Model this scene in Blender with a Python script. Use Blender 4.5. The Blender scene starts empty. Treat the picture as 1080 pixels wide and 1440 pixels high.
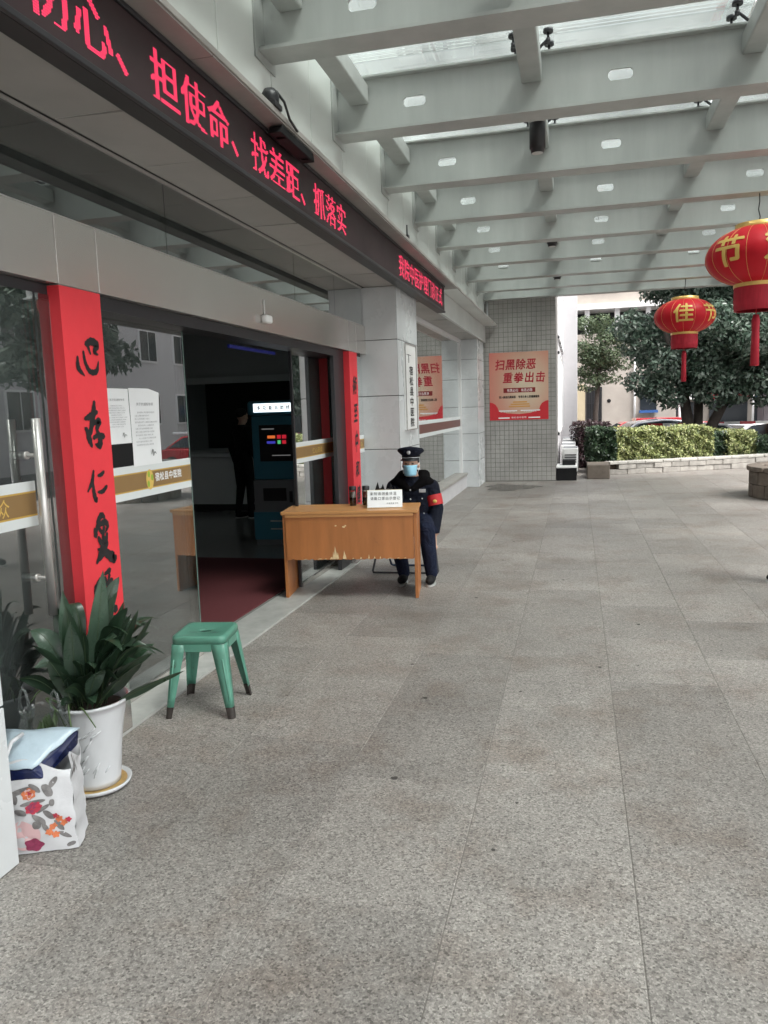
import bpy, math, random
import numpy as np
from mathutils import Matrix, Vector
random.seed(7)
rng = np.random.default_rng(7)
PI = math.pi
scene = bpy.context.scene
C = scene.collection

# ------------------------------------------------------------------ camera
cd = bpy.data.cameras.new('camera')
cam = bpy.data.objects.new('camera', cd)
C.objects.link(cam)
RM = ((0.97022007, -0.00076265, 0.24222392), (0.24008874, 0.13554826, -0.9612409), (-0.03209994, 0.99077045, 0.13169474))
cam.matrix_world = Matrix(((*RM[0], 0.0), (*RM[1], 0.0), (*RM[2], 1.65), (0, 0, 0, 1)))
cd.sensor_fit = 'VERTICAL'
cd.sensor_height = 36.0
cd.lens = 36.0 * 1085 / 1440
cd.clip_start = 0.05
cd.clip_end = 800
scene.camera = cam

# ------------------------------------------------------------------ sky, sun, exposure
SUN_EL, SUN_AZ = math.radians(54), math.radians(118)      # azimuth clockwise from +Y
w = bpy.data.worlds.new('World')
scene.world = w
w.use_nodes = True
nt = w.node_tree
for n in list(nt.nodes):
    nt.nodes.remove(n)
sky = nt.nodes.new('ShaderNodeTexSky')
sky.sky_type = 'NISHITA'
sky.sun_disc = False
sky.sun_elevation = SUN_EL
sky.sun_rotation = SUN_AZ
sky.air_density = 1.0
sky.dust_density = 4.0
hs = nt.nodes.new('ShaderNodeHueSaturation')
hs.inputs['Saturation'].default_value = 0.14
bg = nt.nodes.new('ShaderNodeBackground')
bg.inputs['Strength'].default_value = 0.15
wo = nt.nodes.new('ShaderNodeOutputWorld')
nt.links.new(sky.outputs[0], hs.inputs['Color'])
nt.links.new(hs.outputs[0], bg.inputs[0])
nt.links.new(bg.outputs[0], wo.inputs[0])
sd = bpy.data.lights.new('sun', 'SUN')
sd.energy = 1.5
sd.angle = math.radians(22)
sd.color = (1.0, 0.97, 0.93)
so = bpy.data.objects.new('sun', sd)
C.objects.link(so)
sdir = Vector((math.sin(SUN_AZ) * math.cos(SUN_EL), math.cos(SUN_AZ) * math.cos(SUN_EL), math.sin(SUN_EL)))
so.rotation_euler = (-sdir).to_track_quat('-Z', 'Y').to_euler()
scene.view_settings.view_transform = 'Standard'
scene.view_settings.look = 'None'
scene.view_settings.exposure = 1.75
scene.view_settings.gamma = 1.0
scene.view_settings.use_curve_mapping = False
scene.cycles.max_bounces = 10
scene.cycles.diffuse_bounces = 5
scene.cycles.glossy_bounces = 5
scene.cycles.transmission_bounces = 8
scene.cycles.transparent_max_bounces = 16

# ------------------------------------------------------------------ glyphs (built-in font, outlines turned into flat print)
def make_glyphs(chars, offset=0.0):
    obs = {}
    for ch in chars:
        c = bpy.data.curves.new('glyph', 'FONT')
        c.body = ch
        c.size = 1.0
        c.resolution_u = 3
        c.offset = offset
        c.fill_mode = 'FRONT'
        o = bpy.data.objects.new('glyph', c)
        C.objects.link(o)
        obs[ch] = o
    bpy.context.view_layer.update()
    dg = bpy.context.evaluated_depsgraph_get()
    out = {}
    for ch, o in obs.items():
        me = bpy.data.meshes.new_from_object(o.evaluated_get(dg))
        vs = np.array([v.co[:2] for v in me.vertices]).reshape(-1, 2)
        fs = [list(p.vertices) for p in me.polygons]
        out[ch] = (vs, fs)
        bpy.data.meshes.remove(me)
        c = o.data
        bpy.data.objects.remove(o)
        bpy.data.curves.remove(c)
    return out
S_LED = '初心、担使命找差距抓落实我院中医护理门诊正式'
S_ALL = set(S_LED + '術至中和健宿松县中医院仁心济众多功能自助服务终端扫黑除恶重拳出击有黑必扫恶除来院请测量体温戴口罩出示登记节佳欢度一级健康门市人民保卫科务窗救护关于的通知深入推进专项斗争')
GL = make_glyphs(S_ALL)
GLB = GL

# ------------------------------------------------------------------ mesh helpers
WM = {}
def link(o):
    C.objects.link(o)
    return o
class MB:
    def __init__(s):
        s.v = []; s.f = []; s.m = []; s.s = []
    def add(s, vs, fs, mi=0, sm=False, M=None):
        b = len(s.v)
        if M is not None:
            vs = [tuple(M @ Vector(p)) for p in vs]
        s.v.extend([tuple(map(float, p)) for p in vs])
        s.f.extend([[b + i for i in f] for f in fs])
        s.m.extend([mi] * len(fs)); s.s.extend([sm] * len(fs))
        return s
    def box(s, x0, x1, y0, y1, z0, z1, mi=0, M=None):
        vs = [(x0, y0, z0), (x1, y0, z0), (x1, y1, z0), (x0, y1, z0), (x0, y0, z1), (x1, y0, z1), (x1, y1, z1), (x0, y1, z1)]
        return s.add(vs, [(0, 3, 2, 1), (4, 5, 6, 7), (0, 1, 5, 4), (1, 2, 6, 5), (2, 3, 7, 6), (3, 0, 4, 7)], mi, False, M)
    def quad(s, a, b, c, d, mi=0):
        return s.add([a, b, c, d], [(0, 1, 2, 3)], mi)
    def tube(s, p0, p1, r0, r1=None, n=10, mi=0, caps=True, M=None):
        return s.path([p0, p1], [r0, r0 if r1 is None else r1], n, mi, caps, M)
    def path(s, pts, r, n=8, mi=0, caps=True, M=None):
        pts = [Vector(p) for p in pts]
        k = len(pts)
        rs = r if isinstance(r, (list, tuple)) else [r] * k
        t0 = (pts[1] - pts[0]).normalized()
        a = t0.orthogonal().normalized()
        vs = []
        for i, p in enumerate(pts):
            if i == 0: t = t0
            elif i == k - 1: t = (pts[-1] - pts[-2]).normalized()
            else: t = ((pts[i + 1] - p).normalized() + (p - pts[i - 1]).normalized()).normalized()
            a = (a - t * a.dot(t))
            if a.length < 1e-6: a = t.orthogonal()
            a.normalize()
            b = t.cross(a)
            for j in range(n):
                th = 2 * PI * j / n
                vs.append(p + (a * math.cos(th) + b * math.sin(th)) * rs[i])
        fs = []
        for i in range(k - 1):
            for j in range(n):
                j2 = (j + 1) % n
                fs.append((i * n + j, i * n + j2, (i + 1) * n + j2, (i + 1) * n + j))
        s.add(vs, fs, mi, True, M)
        if caps:
            b = len(s.v) - k * n
            s.f.append([b + j for j in range(n)][::-1]); s.m.append(mi); s.s.append(False)
            s.f.append([b + (k - 1) * n + j for j in range(n)]); s.m.append(mi); s.s.append(False)
        return s
    def lathe(s, prof, n=24, c=(0, 0, 0), mi=0, sm=True, fn=None, close=False):
        vs = []
        for (r, z) in prof:
            for j in range(n):
                th = 2 * PI * j / n
                rr = r * (fn(th, z) if fn else 1)
                vs.append((c[0] + rr * math.cos(th), c[1] + rr * math.sin(th), c[2] + z))
        fs = []
        for i in range(len(prof) - 1):
            for j in range(n):
                j2 = (j + 1) % n
                fs.append((i * n + j, i * n + j2, (i + 1) * n + j2, (i + 1) * n + j))
        if close:
            fs.append(list(range(n))[::-1]); fs.append([(len(prof) - 1) * n + j for j in range(n)])
        return s.add(vs, fs, mi, sm)
    def ell(s, c, r, nu=14, nv=9, mi=0, M=None):
        vs = [(c[0], c[1], c[2] - r[2])]
        for i in range(1, nv):
            ph = -PI / 2 + PI * i / nv
            for j in range(nu):
                th = 2 * PI * j / nu
                vs.append((c[0] + r[0] * math.cos(ph) * math.cos(th), c[1] + r[1] * math.cos(ph) * math.sin(th), c[2] + r[2] * math.sin(ph)))
        vs.append((c[0], c[1], c[2] + r[2]))
        fs = []
        for j in range(nu):
            fs.append((0, 1 + (j + 1) % nu, 1 + j))
        for i in range(nv - 2):
            for j in range(nu):
                a = 1 + i * nu + j; b = 1 + i * nu + (j + 1) % nu
                fs.append((a, b, b + nu, a + nu))
        t = len(vs) - 1; b0 = 1 + (nv - 2) * nu
        for j in range(nu):
            fs.append((b0 + j, b0 + (j + 1) % nu, t))
        return s.add(vs, fs, mi, True, M)
    def prism(s, poly, z0, z1, mi=0, M=None):
        n = len(poly)
        vs = [(x, y, z0) for x, y in poly] + [(x, y, z1) for x, y in poly]
        fs = [list(range(n))[::-1], list(range(n, 2 * n))] + [(i, (i + 1) % n, n + (i + 1) % n, n + i) for i in range(n)]
        return s.add(vs, fs, mi, False, M)
    def glyph(s, g, O, U, V, mi=0):
        vs, fs = g
        O = Vector(O); U = Vector(U); V = Vector(V)
        return s.add([O + U * float(u) + V * float(v) for u, v in vs], fs, mi)
    def text(s, txt, O, U, V, adv=1.0, mi=0, src=None, vertical=False, bold=0.0):
        src = src or GL
        if bold:
            O_, U_, V_ = Vector(O), Vector(U), Vector(V)
            nn = U_.cross(V_).normalized() * 0.00012
            for k, (a, b) in enumerate(((1, 0), (.5, 1), (0, .5))):
                s.text(txt, O_ + U_ * bold * a + V_ * bold * b + nn * (k + 1), U, V, adv, mi, src, vertical)
        O = Vector(O); U = Vector(U); V = Vector(V)
        for i, ch in enumerate(txt):
            if ch in src:
                s.glyph(src[ch], O + (V * (-i * adv) if vertical else U * (i * adv)), U, V, mi)
        return s
    def build(s, name, mats, parent=None, world=False, bevel=0.0, seg=2, auto=None, kind=None, label=None):
        me = bpy.data.meshes.new(name)
        vs = s.v
        if parent is not None and world:
            inv = WM[parent].inverted()
            vs = [tuple(inv @ Vector(p)) for p in vs]
        me.from_pydata(vs, [], s.f)
        if not isinstance(mats, (list, tuple)): mats = [mats]
        for m in mats: me.materials.append(m)
        me.polygons.foreach_set('material_index', s.m)
        me.polygons.foreach_set('use_smooth', s.s)
        me.update()
        if auto is not None:
            me.polygons.foreach_set('use_smooth', [True] * len(me.polygons))
            me.set_sharp_from_angle(angle=math.radians(auto))
        o = link(bpy.data.objects.new(name, me))
        adopt(o, parent)
        if bevel:
            b = o.modifiers.new('bevel', 'BEVEL')
            b.width = bevel; b.segments = seg; b.limit_method = 'ANGLE'; b.angle_limit = math.radians(40)
        if kind: o['kind'] = kind
        if label: o['label'] = label
        return o
def adopt(o, parent):
    if parent is not None:
        o.parent = parent
        WM[o] = WM[parent]
    else:
        WM[o] = Matrix.Identity(4)
def tag(o, label=None, cat=None, group=None, kind=None):
    if label: o['label'] = label
    if cat: o['category'] = cat
    if group: o['group'] = group
    if kind: o['kind'] = kind
    return o
def thing(name, label, cat, loc=(0, 0, 0), rz=0.0, group=None):
    o = link(bpy.data.objects.new(name, None))
    o.location = loc; o.rotation_euler = (0, 0, rz)
    o.empty_display_size = 0.1
    WM[o] = Matrix.Translation(loc) @ Matrix.Rotation(rz, 4, 'Z')
    return tag(o, label, cat, group)
def copy_tree(o, parent=None):
    c = link(o.copy())
    if parent is not None: c.parent = parent
    for ch in list(KIDS(o)):
        copy_tree(ch, c)
    return c
def KIDS(o):
    return [x for x in o.children if x.name in C.objects]
def place_copy(o, loc, rz, label):
    c = copy_tree(o)
    c.location = loc; c.rotation_euler = (0, 0, rz)
    c['label'] = label
    return c
def share(name, mesh, parent, loc, rot=(0, 0, 0)):
    o = link(bpy.data.objects.new(name, mesh))
    o.parent = parent; o.location = loc; o.rotation_euler = rot
    WM[o] = WM[parent]
    return o

# ------------------------------------------------------------------ materials
def new_mat(name):
    m = bpy.data.materials.new(name)
    m.use_nodes = True
    return m, m.node_tree, m.node_tree.nodes['Principled BSDF']
def nd(t, typ, **kw):
    n = t.nodes.new(typ)
    for k, v in kw.items(): setattr(n, k, v)
    return n
def mat(name, col, rough=0.6, metal=0.0, var=0.0, vscale=3.0, bump=0.0, bscale=60.0, spec=0.5, dirt=0.0, rnd=0.0, stretch=None, coat=0.0, sheen=0.0):
    m, t, p = new_mat(name)
    p.inputs['Base Color'].default_value = (*col, 1)
    p.inputs['Roughness'].default_value = rough
    p.inputs['Metallic'].default_value = metal
    p.inputs['Specular IOR Level'].default_value = spec
    if coat: p.inputs['Coat Weight'].default_value = coat
    if sheen: p.inputs['Sheen Weight'].default_value = sheen
    tc = nd(t, 'ShaderNodeTexCoord')
    src = tc.outputs['Object']
    if stretch:
        mp = nd(t, 'ShaderNodeMapping'); mp.inputs['Scale'].default_value = stretch
        t.links.new(src, mp.inputs[0]); src = mp.outputs[0]
    last = None
    if var or dirt or rnd:
        nz = nd(t, 'ShaderNodeTexNoise'); nz.inputs['Scale'].default_value = vscale; nz.inputs['Detail'].default_value = 6; nz.inputs['Roughness'].default_value = 0.65
        t.links.new(src, nz.inputs['Vector'])
        mr = nd(t, 'ShaderNodeMapRange'); mr.inputs[1].default_value = 0.25; mr.inputs[2].default_value = 0.75
        mr.inputs[3].default_value = 1 - var - dirt; mr.inputs[4].default_value = 1 + var
        t.links.new(nz.outputs[0], mr.inputs[0])
        mx = nd(t, 'ShaderNodeMix', data_type='RGBA', blend_type='MULTIPLY'); mx.inputs[0].default_value = 1
        mx.inputs[6].default_value = (*col, 1)
        t.links.new(mr.outputs[0], mx.inputs[7])
        last = mx.outputs[2]
        if rnd:
            oi = nd(t, 'ShaderNodeObjectInfo')
            m2 = nd(t, 'ShaderNodeMapRange'); m2.inputs[3].default_value = 1 - rnd; m2.inputs[4].default_value = 1 + rnd
            t.links.new(oi.outputs['Random'], m2.inputs[0])
            x2 = nd(t, 'ShaderNodeMix', data_type='RGBA', blend_type='MULTIPLY'); x2.inputs[0].default_value = 1
            t.links.new(last, x2.inputs[6]); t.links.new(m2.outputs[0], x2.inputs[7])
            last = x2.outputs[2]
        t.links.new(last, p.inputs['Base Color'])
        r2 = nd(t, 'ShaderNodeMapRange'); r2.inputs[3].default_value = min(1, rough + 0.1); r2.inputs[4].default_value = max(0.02, rough - 0.1)
        t.links.new(nz.outputs[0], r2.inputs[0]); t.links.new(r2.outputs[0], p.inputs['Roughness'])
    if bump:
        nb = nd(t, 'ShaderNodeTexNoise'); nb.inputs['Scale'].default_value = bscale; nb.inputs['Detail'].default_value = 4
        t.links.new(src, nb.inputs['Vector'])
        bp = nd(t, 'ShaderNodeBump'); bp.inputs['Strength'].default_value = bump; bp.inputs['Distance'].default_value = 0.004
        t.links.new(nb.outputs[0], bp.inputs['Height']); t.links.new(bp.outputs[0], p.inputs['Normal'])
    return m
def emit(name, col, s):
    m, t, p = new_mat(name)
    p.inputs['Base Color'].default_value = (*[c * 0.3 for c in col], 1)
    p.inputs['Emission Color'].default_value = (*col, 1)
    p.inputs['Emission Strength'].default_value = s
    return m
def glass(name, tint, refl=1.0, rough=0.0, ior=1.5, dirt=0.0):
    """architectural pane: tinted transmission with a fresnel reflection"""
    m = bpy.data.materials.new(name); m.use_nodes = True
    t = m.node_tree
    t.nodes.remove(t.nodes['Principled BSDF'])
    out = t.nodes['Material Output']
    tr = nd(t, 'ShaderNodeBsdfTransparent'); tr.inputs[0].default_value = (*tint, 1)
    gl = nd(t, 'ShaderNodeBsdfGlossy'); gl.inputs['Roughness'].default_value = rough
    gl.inputs[0].default_value = (0.95, 0.97, 0.97, 1)
    fr = nd(t, 'ShaderNodeFresnel'); fr.inputs[0].default_value = ior
    mu = nd(t, 'ShaderNodeMath', operation='MULTIPLY'); mu.inputs[1].default_value = refl; mu.use_clamp = True
    t.links.new(fr.outputs[0], mu.inputs[0])
    mx = nd(t, 'ShaderNodeMixShader')
    t.links.new(mu.outputs[0], mx.inputs[0]); t.links.new(tr.outputs[0], mx.inputs[1]); t.links.new(gl.outputs[0], mx.inputs[2])
    last = mx.outputs[0]
    if dirt:
        df = nd(t, 'ShaderNodeBsdfTranslucent'); df.inputs[0].default_value = (0.72, 0.75, 0.74, 1)
        tc = nd(t, 'ShaderNodeTexCoord')
        nz = nd(t, 'ShaderNodeTexNoise'); nz.inputs['Scale'].default_value = 1.7; nz.inputs['Detail'].default_value = 8; nz.inputs['Roughness'].default_value = 0.7
        t.links.new(tc.outputs['Object'], nz.inputs['Vector'])
        mr = nd(t, 'ShaderNodeMapRange'); mr.inputs[1].default_value = 0.3; mr.inputs[2].default_value = 0.8; mr.inputs[3].default_value = dirt * 0.4; mr.inputs[4].default_value = dirt * 1.6
        t.links.new(nz.outputs[0], mr.inputs[0])
        m2 = nd(t, 'ShaderNodeMixShader')
        t.links.new(mr.outputs[0], m2.inputs[0]); t.links.new(last, m2.inputs[1]); t.links.new(df.outputs[0], m2.inputs[2])
        last = m2.outputs[0]
    t.links.new(last, out.inputs[0])
    return m
def granite(name, base, rnd=0.11):
    m, t, p = new_mat(name)
    g = nd(t, 'ShaderNodeNewGeometry')
    pos = g.outputs['Position']
    v1 = nd(t, 'ShaderNodeTexVoronoi'); v1.inputs['Scale'].default_value = 140; t.links.new(pos, v1.inputs['Vector'])
    v2 = nd(t, 'ShaderNodeTexVoronoi'); v2.inputs['Scale'].default_value = 290; t.links.new(pos, v2.inputs['Vector'])
    s1 = nd(t, 'ShaderNodeSeparateColor'); t.links.new(v1.outputs['Color'], s1.inputs[0])
    s2 = nd(t, 'ShaderNodeSeparateColor'); t.links.new(v2.outputs['Color'], s2.inputs[0])
    r1 = nd(t, 'ShaderNodeValToRGB'); e = r1.color_ramp.elements
    e[0].position = 0.0; e[0].color = (base[0] * 0.42, base[1] * 0.41, base[2] * 0.41, 1)
    e[1].position = 1.0; e[1].color = (base[0] * 1.45, base[1] * 1.45, base[2] * 1.44, 1)
    for ps, k in ((0.13, 0.64), (0.3, 0.88), (0.62, 1.0), (0.8, 1.16)):
        x = e.new(ps); x.color = (base[0] * k, base[1] * k, base[2] * k, 1)
    t.links.new(s1.outputs[0], r1.inputs[0])
    r2 = nd(t, 'ShaderNodeMapRange'); r2.inputs[3].default_value = 0.78; r2.inputs[4].default_value = 1.2
    t.links.new(s2.outputs[1], r2.inputs[0])
    mx = nd(t, 'ShaderNodeMix', data_type='RGBA', blend_type='MULTIPLY'); mx.inputs[0].default_value = 1
    t.links.new(r1.outputs[0], mx.inputs[6]); t.links.new(r2.outputs[0], mx.inputs[7])
    # broad traffic grime and stains
    n1 = nd(t, 'ShaderNodeTexNoise'); n1.inputs['Scale'].default_value = 0.55; n1.inputs['Detail'].default_value = 9; n1.inputs['Roughness'].default_value = 0.62
    t.links.new(pos, n1.inputs['Vector'])
    r3 = nd(t, 'ShaderNodeMapRange'); r3.inputs[1].default_value = 0.3; r3.inputs[2].default_value = 0.7; r3.inputs[3].default_value = 0.72; r3.inputs[4].default_value = 1.16
    t.links.new(n1.outputs[0], r3.inputs[0])
    n2 = nd(t, 'ShaderNodeTexNoise'); n2.inputs['Scale'].default_value = 7.5; n2.inputs['Detail'].default_value = 3
    t.links.new(pos, n2.inputs['Vector'])
    r4 = nd(t, 'ShaderNodeMapRange'); r4.inputs[1].default_value = 0.72; r4.inputs[2].default_value = 0.8; r4.inputs[3].default_value = 1.0; r4.inputs[4].default_value = 0.55
    t.links.new(n2.outputs[0], r4.inputs[0])
    mm = nd(t, 'ShaderNodeMath', operation='MULTIPLY'); t.links.new(r3.outputs[0], mm.inputs[0]); t.links.new(r4.outputs[0], mm.inputs[1])
    oi = nd(t, 'ShaderNodeObjectInfo')
    r5 = nd(t, 'ShaderNodeMapRange'); r5.inputs[3].default_value = 1 - rnd; r5.inputs[4].default_value = 1 + rnd
    t.links.new(oi.outputs['Random'], r5.inputs[0])
    m3 = nd(t, 'ShaderNodeMath', operation='MULTIPLY'); t.links.new(mm.outputs[0], m3.inputs[0]); t.links.new(r5.outputs[0], m3.inputs[1])
    x2 = nd(t, 'ShaderNodeMix', data_type='RGBA', blend_type='MULTIPLY'); x2.inputs[0].default_value = 1
    t.links.new(mx.outputs[2], x2.inputs[6]); t.links.new(m3.outputs[0], x2.inputs[7])
    n3 = nd(t, 'ShaderNodeTexNoise'); n3.inputs['Scale'].default_value = 1.9; n3.inputs['Detail'].default_value = 10; n3.inputs['Roughness'].default_value = 0.7
    t.links.new(pos, n3.inputs['Vector'])
    r7 = nd(t, 'ShaderNodeMapRange'); r7.inputs[1].default_value = 0.48; r7.inputs[2].default_value = 0.70; r7.inputs[3].default_value = 0.0; r7.inputs[4].default_value = 0.75
    t.links.new(n3.outputs[0], r7.inputs[0])
    x3 = nd(t, 'ShaderNodeMix', data_type='RGBA', blend_type='MULTIPLY'); x3.inputs[7].default_value = (0.66, 0.56, 0.50, 1)
    t.links.new(r7.outputs[0], x3.inputs[0]); t.links.new(x2.outputs[2], x3.inputs[6])
    t.links.new(x3.outputs[2], p.inputs['Base Color'])
    r6 = nd(t, 'ShaderNodeMapRange'); r6.inputs[3].default_value = 0.30; r6.inputs[4].default_value = 0.58
    t.links.new(n1.outputs[0], r6.inputs[0]); t.links.new(r6.outputs[0], p.inputs['Roughness'])
    p.inputs['Specular IOR Level'].default_value = 0.4
    bp = nd(t, 'ShaderNodeBump'); bp.inputs['Strength'].default_value = 0.25; bp.inputs['Distance'].default_value = 0.001
    t.links.new(s2.outputs[0], bp.inputs['Height']); t.links.new(bp.outputs[0], p.inputs['Normal'])
    return m
def leafmat(name, cols, rough=0.45, trans=0.25, scale=2.0):
    m, t, p = new_mat(name)
    g = nd(t, 'ShaderNodeNewGeometry')
    rp = nd(t, 'ShaderNodeValToRGB')
    e = rp.color_ramp.elements
    e[0].color = (*cols[0], 1); e[1].color = (*cols[-1], 1)
    for i, c in enumerate(cols[1:-1]):
        x = e.new((i + 1) / (len(cols) - 1)); x.color = (*c, 1)
    t.links.new(g.outputs['Random Per Island'], rp.inputs[0])
    t.links.new(rp.outputs[0], p.inputs['Base Color'])
    p.inputs['Roughness'].default_value = rough
    if trans:
        tl = nd(t, 'ShaderNodeBsdfTranslucent'); t.links.new(rp.outputs[0], tl.inputs[0])
        mx = nd(t, 'ShaderNodeMixShader'); mx.inputs[0].default_value = trans
        t.links.new(p.outputs[0], mx.inputs[1]); t.links.new(tl.outputs[0], mx.inputs[2])
        t.links.new(mx.outputs[0], t.nodes['Material Output'].inputs[0])
    return m

M = {}
M['granite'] = granite('paving granite', (0.288, 0.267, 0.247))
M['joint'] = mat('paving joint', (0.20, 0.185, 0.168), 0.9)
M['threshold'] = mat('threshold stone', (0.42, 0.42, 0.40), 0.5, var=0.15, vscale=5, dirt=0.12, bump=0.1, bscale=200)
M['asphalt'] = mat('car park asphalt', (0.06, 0.06, 0.06), 0.9, var=0.2, bump=0.4, bscale=90)
M['panel'] = mat('white cladding panel', (0.60, 0.62, 0.63), 0.28, var=0.04, vscale=1.6, dirt=0.06, rnd=0.03)
M['panel_in'] = mat('panel seam', (0.12, 0.12, 0.12), 0.8)
M['soffit'] = mat('grey soffit panel', (0.40, 0.385, 0.365), 0.5, var=0.06, vscale=1.2, dirt=0.08, rnd=0.06)
M['fascia'] = mat('white fascia', (0.62, 0.64, 0.62), 0.4, var=0.05, vscale=1.0, dirt=0.1)
M['upperwall'] = mat('upper wall cladding', (0.66, 0.69, 0.66), 0.22, var=0.04, vscale=0.8, dirt=0.06, rnd=0.03)
M['cornice'] = mat('grey metal cornice', (0.33, 0.31, 0.29), 0.5, var=0.12, vscale=1.5, dirt=0.12)
M['steel'] = mat('brushed stainless', (0.66, 0.63, 0.60), 0.24, 0.8, var=0.03, vscale=0.9, dirt=0.05)
M['steel2'] = mat('satin stainless', (0.62, 0.60, 0.58), 0.34, 0.6, var=0.06, vscale=6)
M['darksteel'] = mat('dark steel', (0.05, 0.05, 0.055), 0.4, 0.5)
M['canopy'] = mat('grey green beam paint', (0.43, 0.45, 0.432), 0.42, var=0.06, vscale=1.0, dirt=0.20, rnd=0.04, stretch=(2.2, 2.2, 0.3))
M['roofglass'] = glass('roof glass', (0.76, 0.79, 0.78), 1.0, 0.0, 1.5, dirt=0.10)
M['doorglass'] = glass('door glass', (0.66, 0.70, 0.69), 4.2, 0.0, 1.5, dirt=0.05)
M['winglass'] = glass('window glass', (0.5, 0.55, 0.54), 3.0, 0.0, 1.5, dirt=0.05)
M['transglass'] = glass('transom glass', (0.55, 0.57, 0.55), 3.2, 0.01, 1.5, dirt=0.04)
M['glassedge'] = mat('glass edge', (0.10, 0.16, 0.14), 0.15)
M['darkwin'] = mat('dark window glass', (0.02, 0.025, 0.03), 0.06, spec=0.8)
M['redpaper'] = mat('red couplet paper', (0.74, 0.038, 0.052), 0.55, var=0.06, vscale=3, bump=0.15, bscale=12)
M['ink'] = mat('black brush ink', (0.012, 0.011, 0.012), 0.5)
M['paper'] = mat('white paper', (0.78, 0.79, 0.80), 0.7, var=0.03, bump=0.2, bscale=14)
M['greyprint'] = mat('grey print', (0.30, 0.30, 0.32), 0.8)
M['bandwhite'] = mat('frosted white film', (0.66, 0.69, 0.69), 0.6, var=0.03)
M['bandbrown'] = mat('brown film', (0.26, 0.155, 0.06), 0.5, var=0.08)
M['gold'] = mat('gold film', (0.62, 0.40, 0.09), 0.35, 0.3)
M['goldtext'] = mat('gold lettering', (0.70, 0.47, 0.12), 0.4)
M['white'] = mat('white paint', (0.78, 0.78, 0.77), 0.5, var=0.03, dirt=0.05)
M['whitetext'] = mat('white lettering', (0.85, 0.85, 0.85), 0.6)
M['greenlogo'] = mat('green logo', (0.30, 0.45, 0.05), 0.5)
M['black'] = mat('black plastic', (0.015, 0.015, 0.017), 0.4)
M['matteblack'] = mat('matte black', (0.012, 0.012, 0.013), 0.75, spec=0.2)
M['ledface'] = mat('led screen face', (0.032, 0.016, 0.018), 0.55, var=0.1, vscale=1.5)
M['ledlit'] = emit('lit red led', (1.0, 0.045, 0.13), 0.50)
M['lampface'] = mat('grey lamp face', (0.5, 0.5, 0.48), 0.3)
M['red'] = mat('lantern red cloth', (0.52, 0.009, 0.020), 0.5, var=0.06, vscale=8, spec=0.25)
M['redfringe'] = mat('red fringe', (0.42, 0.012, 0.030), 0.7, var=0.25, vscale=60, stretch=(1, 1, 0.05))
M['goldtrim'] = mat('gold trim', (0.75, 0.50, 0.16), 0.35, 0.5, var=0.1, vscale=30)
M['tile'] = mat('grey mosaic tile', (0.36, 0.35, 0.33), 0.35, var=0.10, vscale=2.0, dirt=0.15)
M['grout'] = mat('dark grout', (0.17, 0.165, 0.155), 0.9)
M['wood'] = mat('varnished desk wood', (0.43, 0.160, 0.049), 0.38, var=0.16, vscale=9, stretch=(1, 1, 0.12), dirt=0.1)
M['woodtop'] = mat('desk top wood', (0.52, 0.25, 0.09), 0.35, var=0.12, vscale=7, stretch=(0.15, 1, 1))
M['barewood'] = mat('chipped bare wood', (0.72, 0.56, 0.32), 0.8, var=0.2, vscale=40)
M['green'] = mat('green stool enamel', (0.095, 0.27, 0.20), 0.33, var=0.08, vscale=9, dirt=0.1)
def wear(m, col, scale, lo, hi):
    t = m.node_tree; p = t.nodes['Principled BSDF']
    src = p.inputs['Base Color'].links[0].from_socket
    tc = nd(t, 'ShaderNodeTexCoord')
    nz = nd(t, 'ShaderNodeTexNoise'); nz.inputs['Scale'].default_value = scale; nz.inputs['Detail'].default_value = 9; nz.inputs['Roughness'].default_value = 0.75
    t.links.new(tc.outputs['Object'], nz.inputs['Vector'])
    mr = nd(t, 'ShaderNodeMapRange'); mr.inputs[1].default_value = lo; mr.inputs[2].default_value = hi
    t.links.new(nz.outputs[0], mr.inputs[0])
    mx = nd(t, 'ShaderNodeMix', data_type='RGBA'); mx.inputs[7].default_value = (*col, 1)
    t.links.new(mr.outputs[0], mx.inputs[0]); t.links.new(src, mx.inputs[6]); t.links.new(mx.outputs[2], p.inputs['Base Color'])
wear(M['green'], (0.05, 0.045, 0.035), 13, 0.60, 0.66)
wear(M['wood'], (0.16, 0.07, 0.03), 7, 0.60, 0.78)
wear(M['woodtop'], (0.22, 0.10, 0.04), 9, 0.60, 0.76)
wear(M['upperwall'], (0.40, 0.41, 0.39), 1.3, 0.6, 0.8)
M['greenworn'] = mat('worn bare metal', (0.045, 0.038, 0.034), 0.55, 0.3, var=0.3, vscale=40)
M['greendark'] = mat('green stool inner side', (0.03, 0.085, 0.06), 0.5)
M['porcelain'] = mat('white glazed pot', (0.58, 0.59, 0.61), 0.14, var=0.03, coat=0.3)
M['soil'] = mat('potting soil', (0.025, 0.018, 0.012), 0.95, var=0.3, vscale=40, bump=0.8, bscale=80)
M['leaf'] = mat('broad dark leaf', (0.020, 0.042, 0.023), 0.30, var=0.3, vscale=9, rnd=0.35)
M['leaf2'] = mat('greyer front leaf', (0.050, 0.085, 0.058), 0.28, var=0.25, vscale=9, rnd=0.25)
M['midrib'] = mat('leaf midrib', (0.075, 0.11, 0.05), 0.5)
M['leafpale'] = mat('thin pale leaf', (0.075, 0.12, 0.045), 0.5, var=0.2)
M['bluebag'] = mat('pale blue plastic', (0.42, 0.51, 0.58), 0.3, var=0.12, vscale=7, bump=0.8, bscale=14)
M['navyplastic'] = mat('navy plastic', (0.008, 0.014, 0.06), 0.25, var=0.4, vscale=8)
M['clearbag'] = glass('clear plastic film', (0.90, 0.92, 0.92), 1.6, 0.15, 1.4, dirt=0.12)
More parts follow.
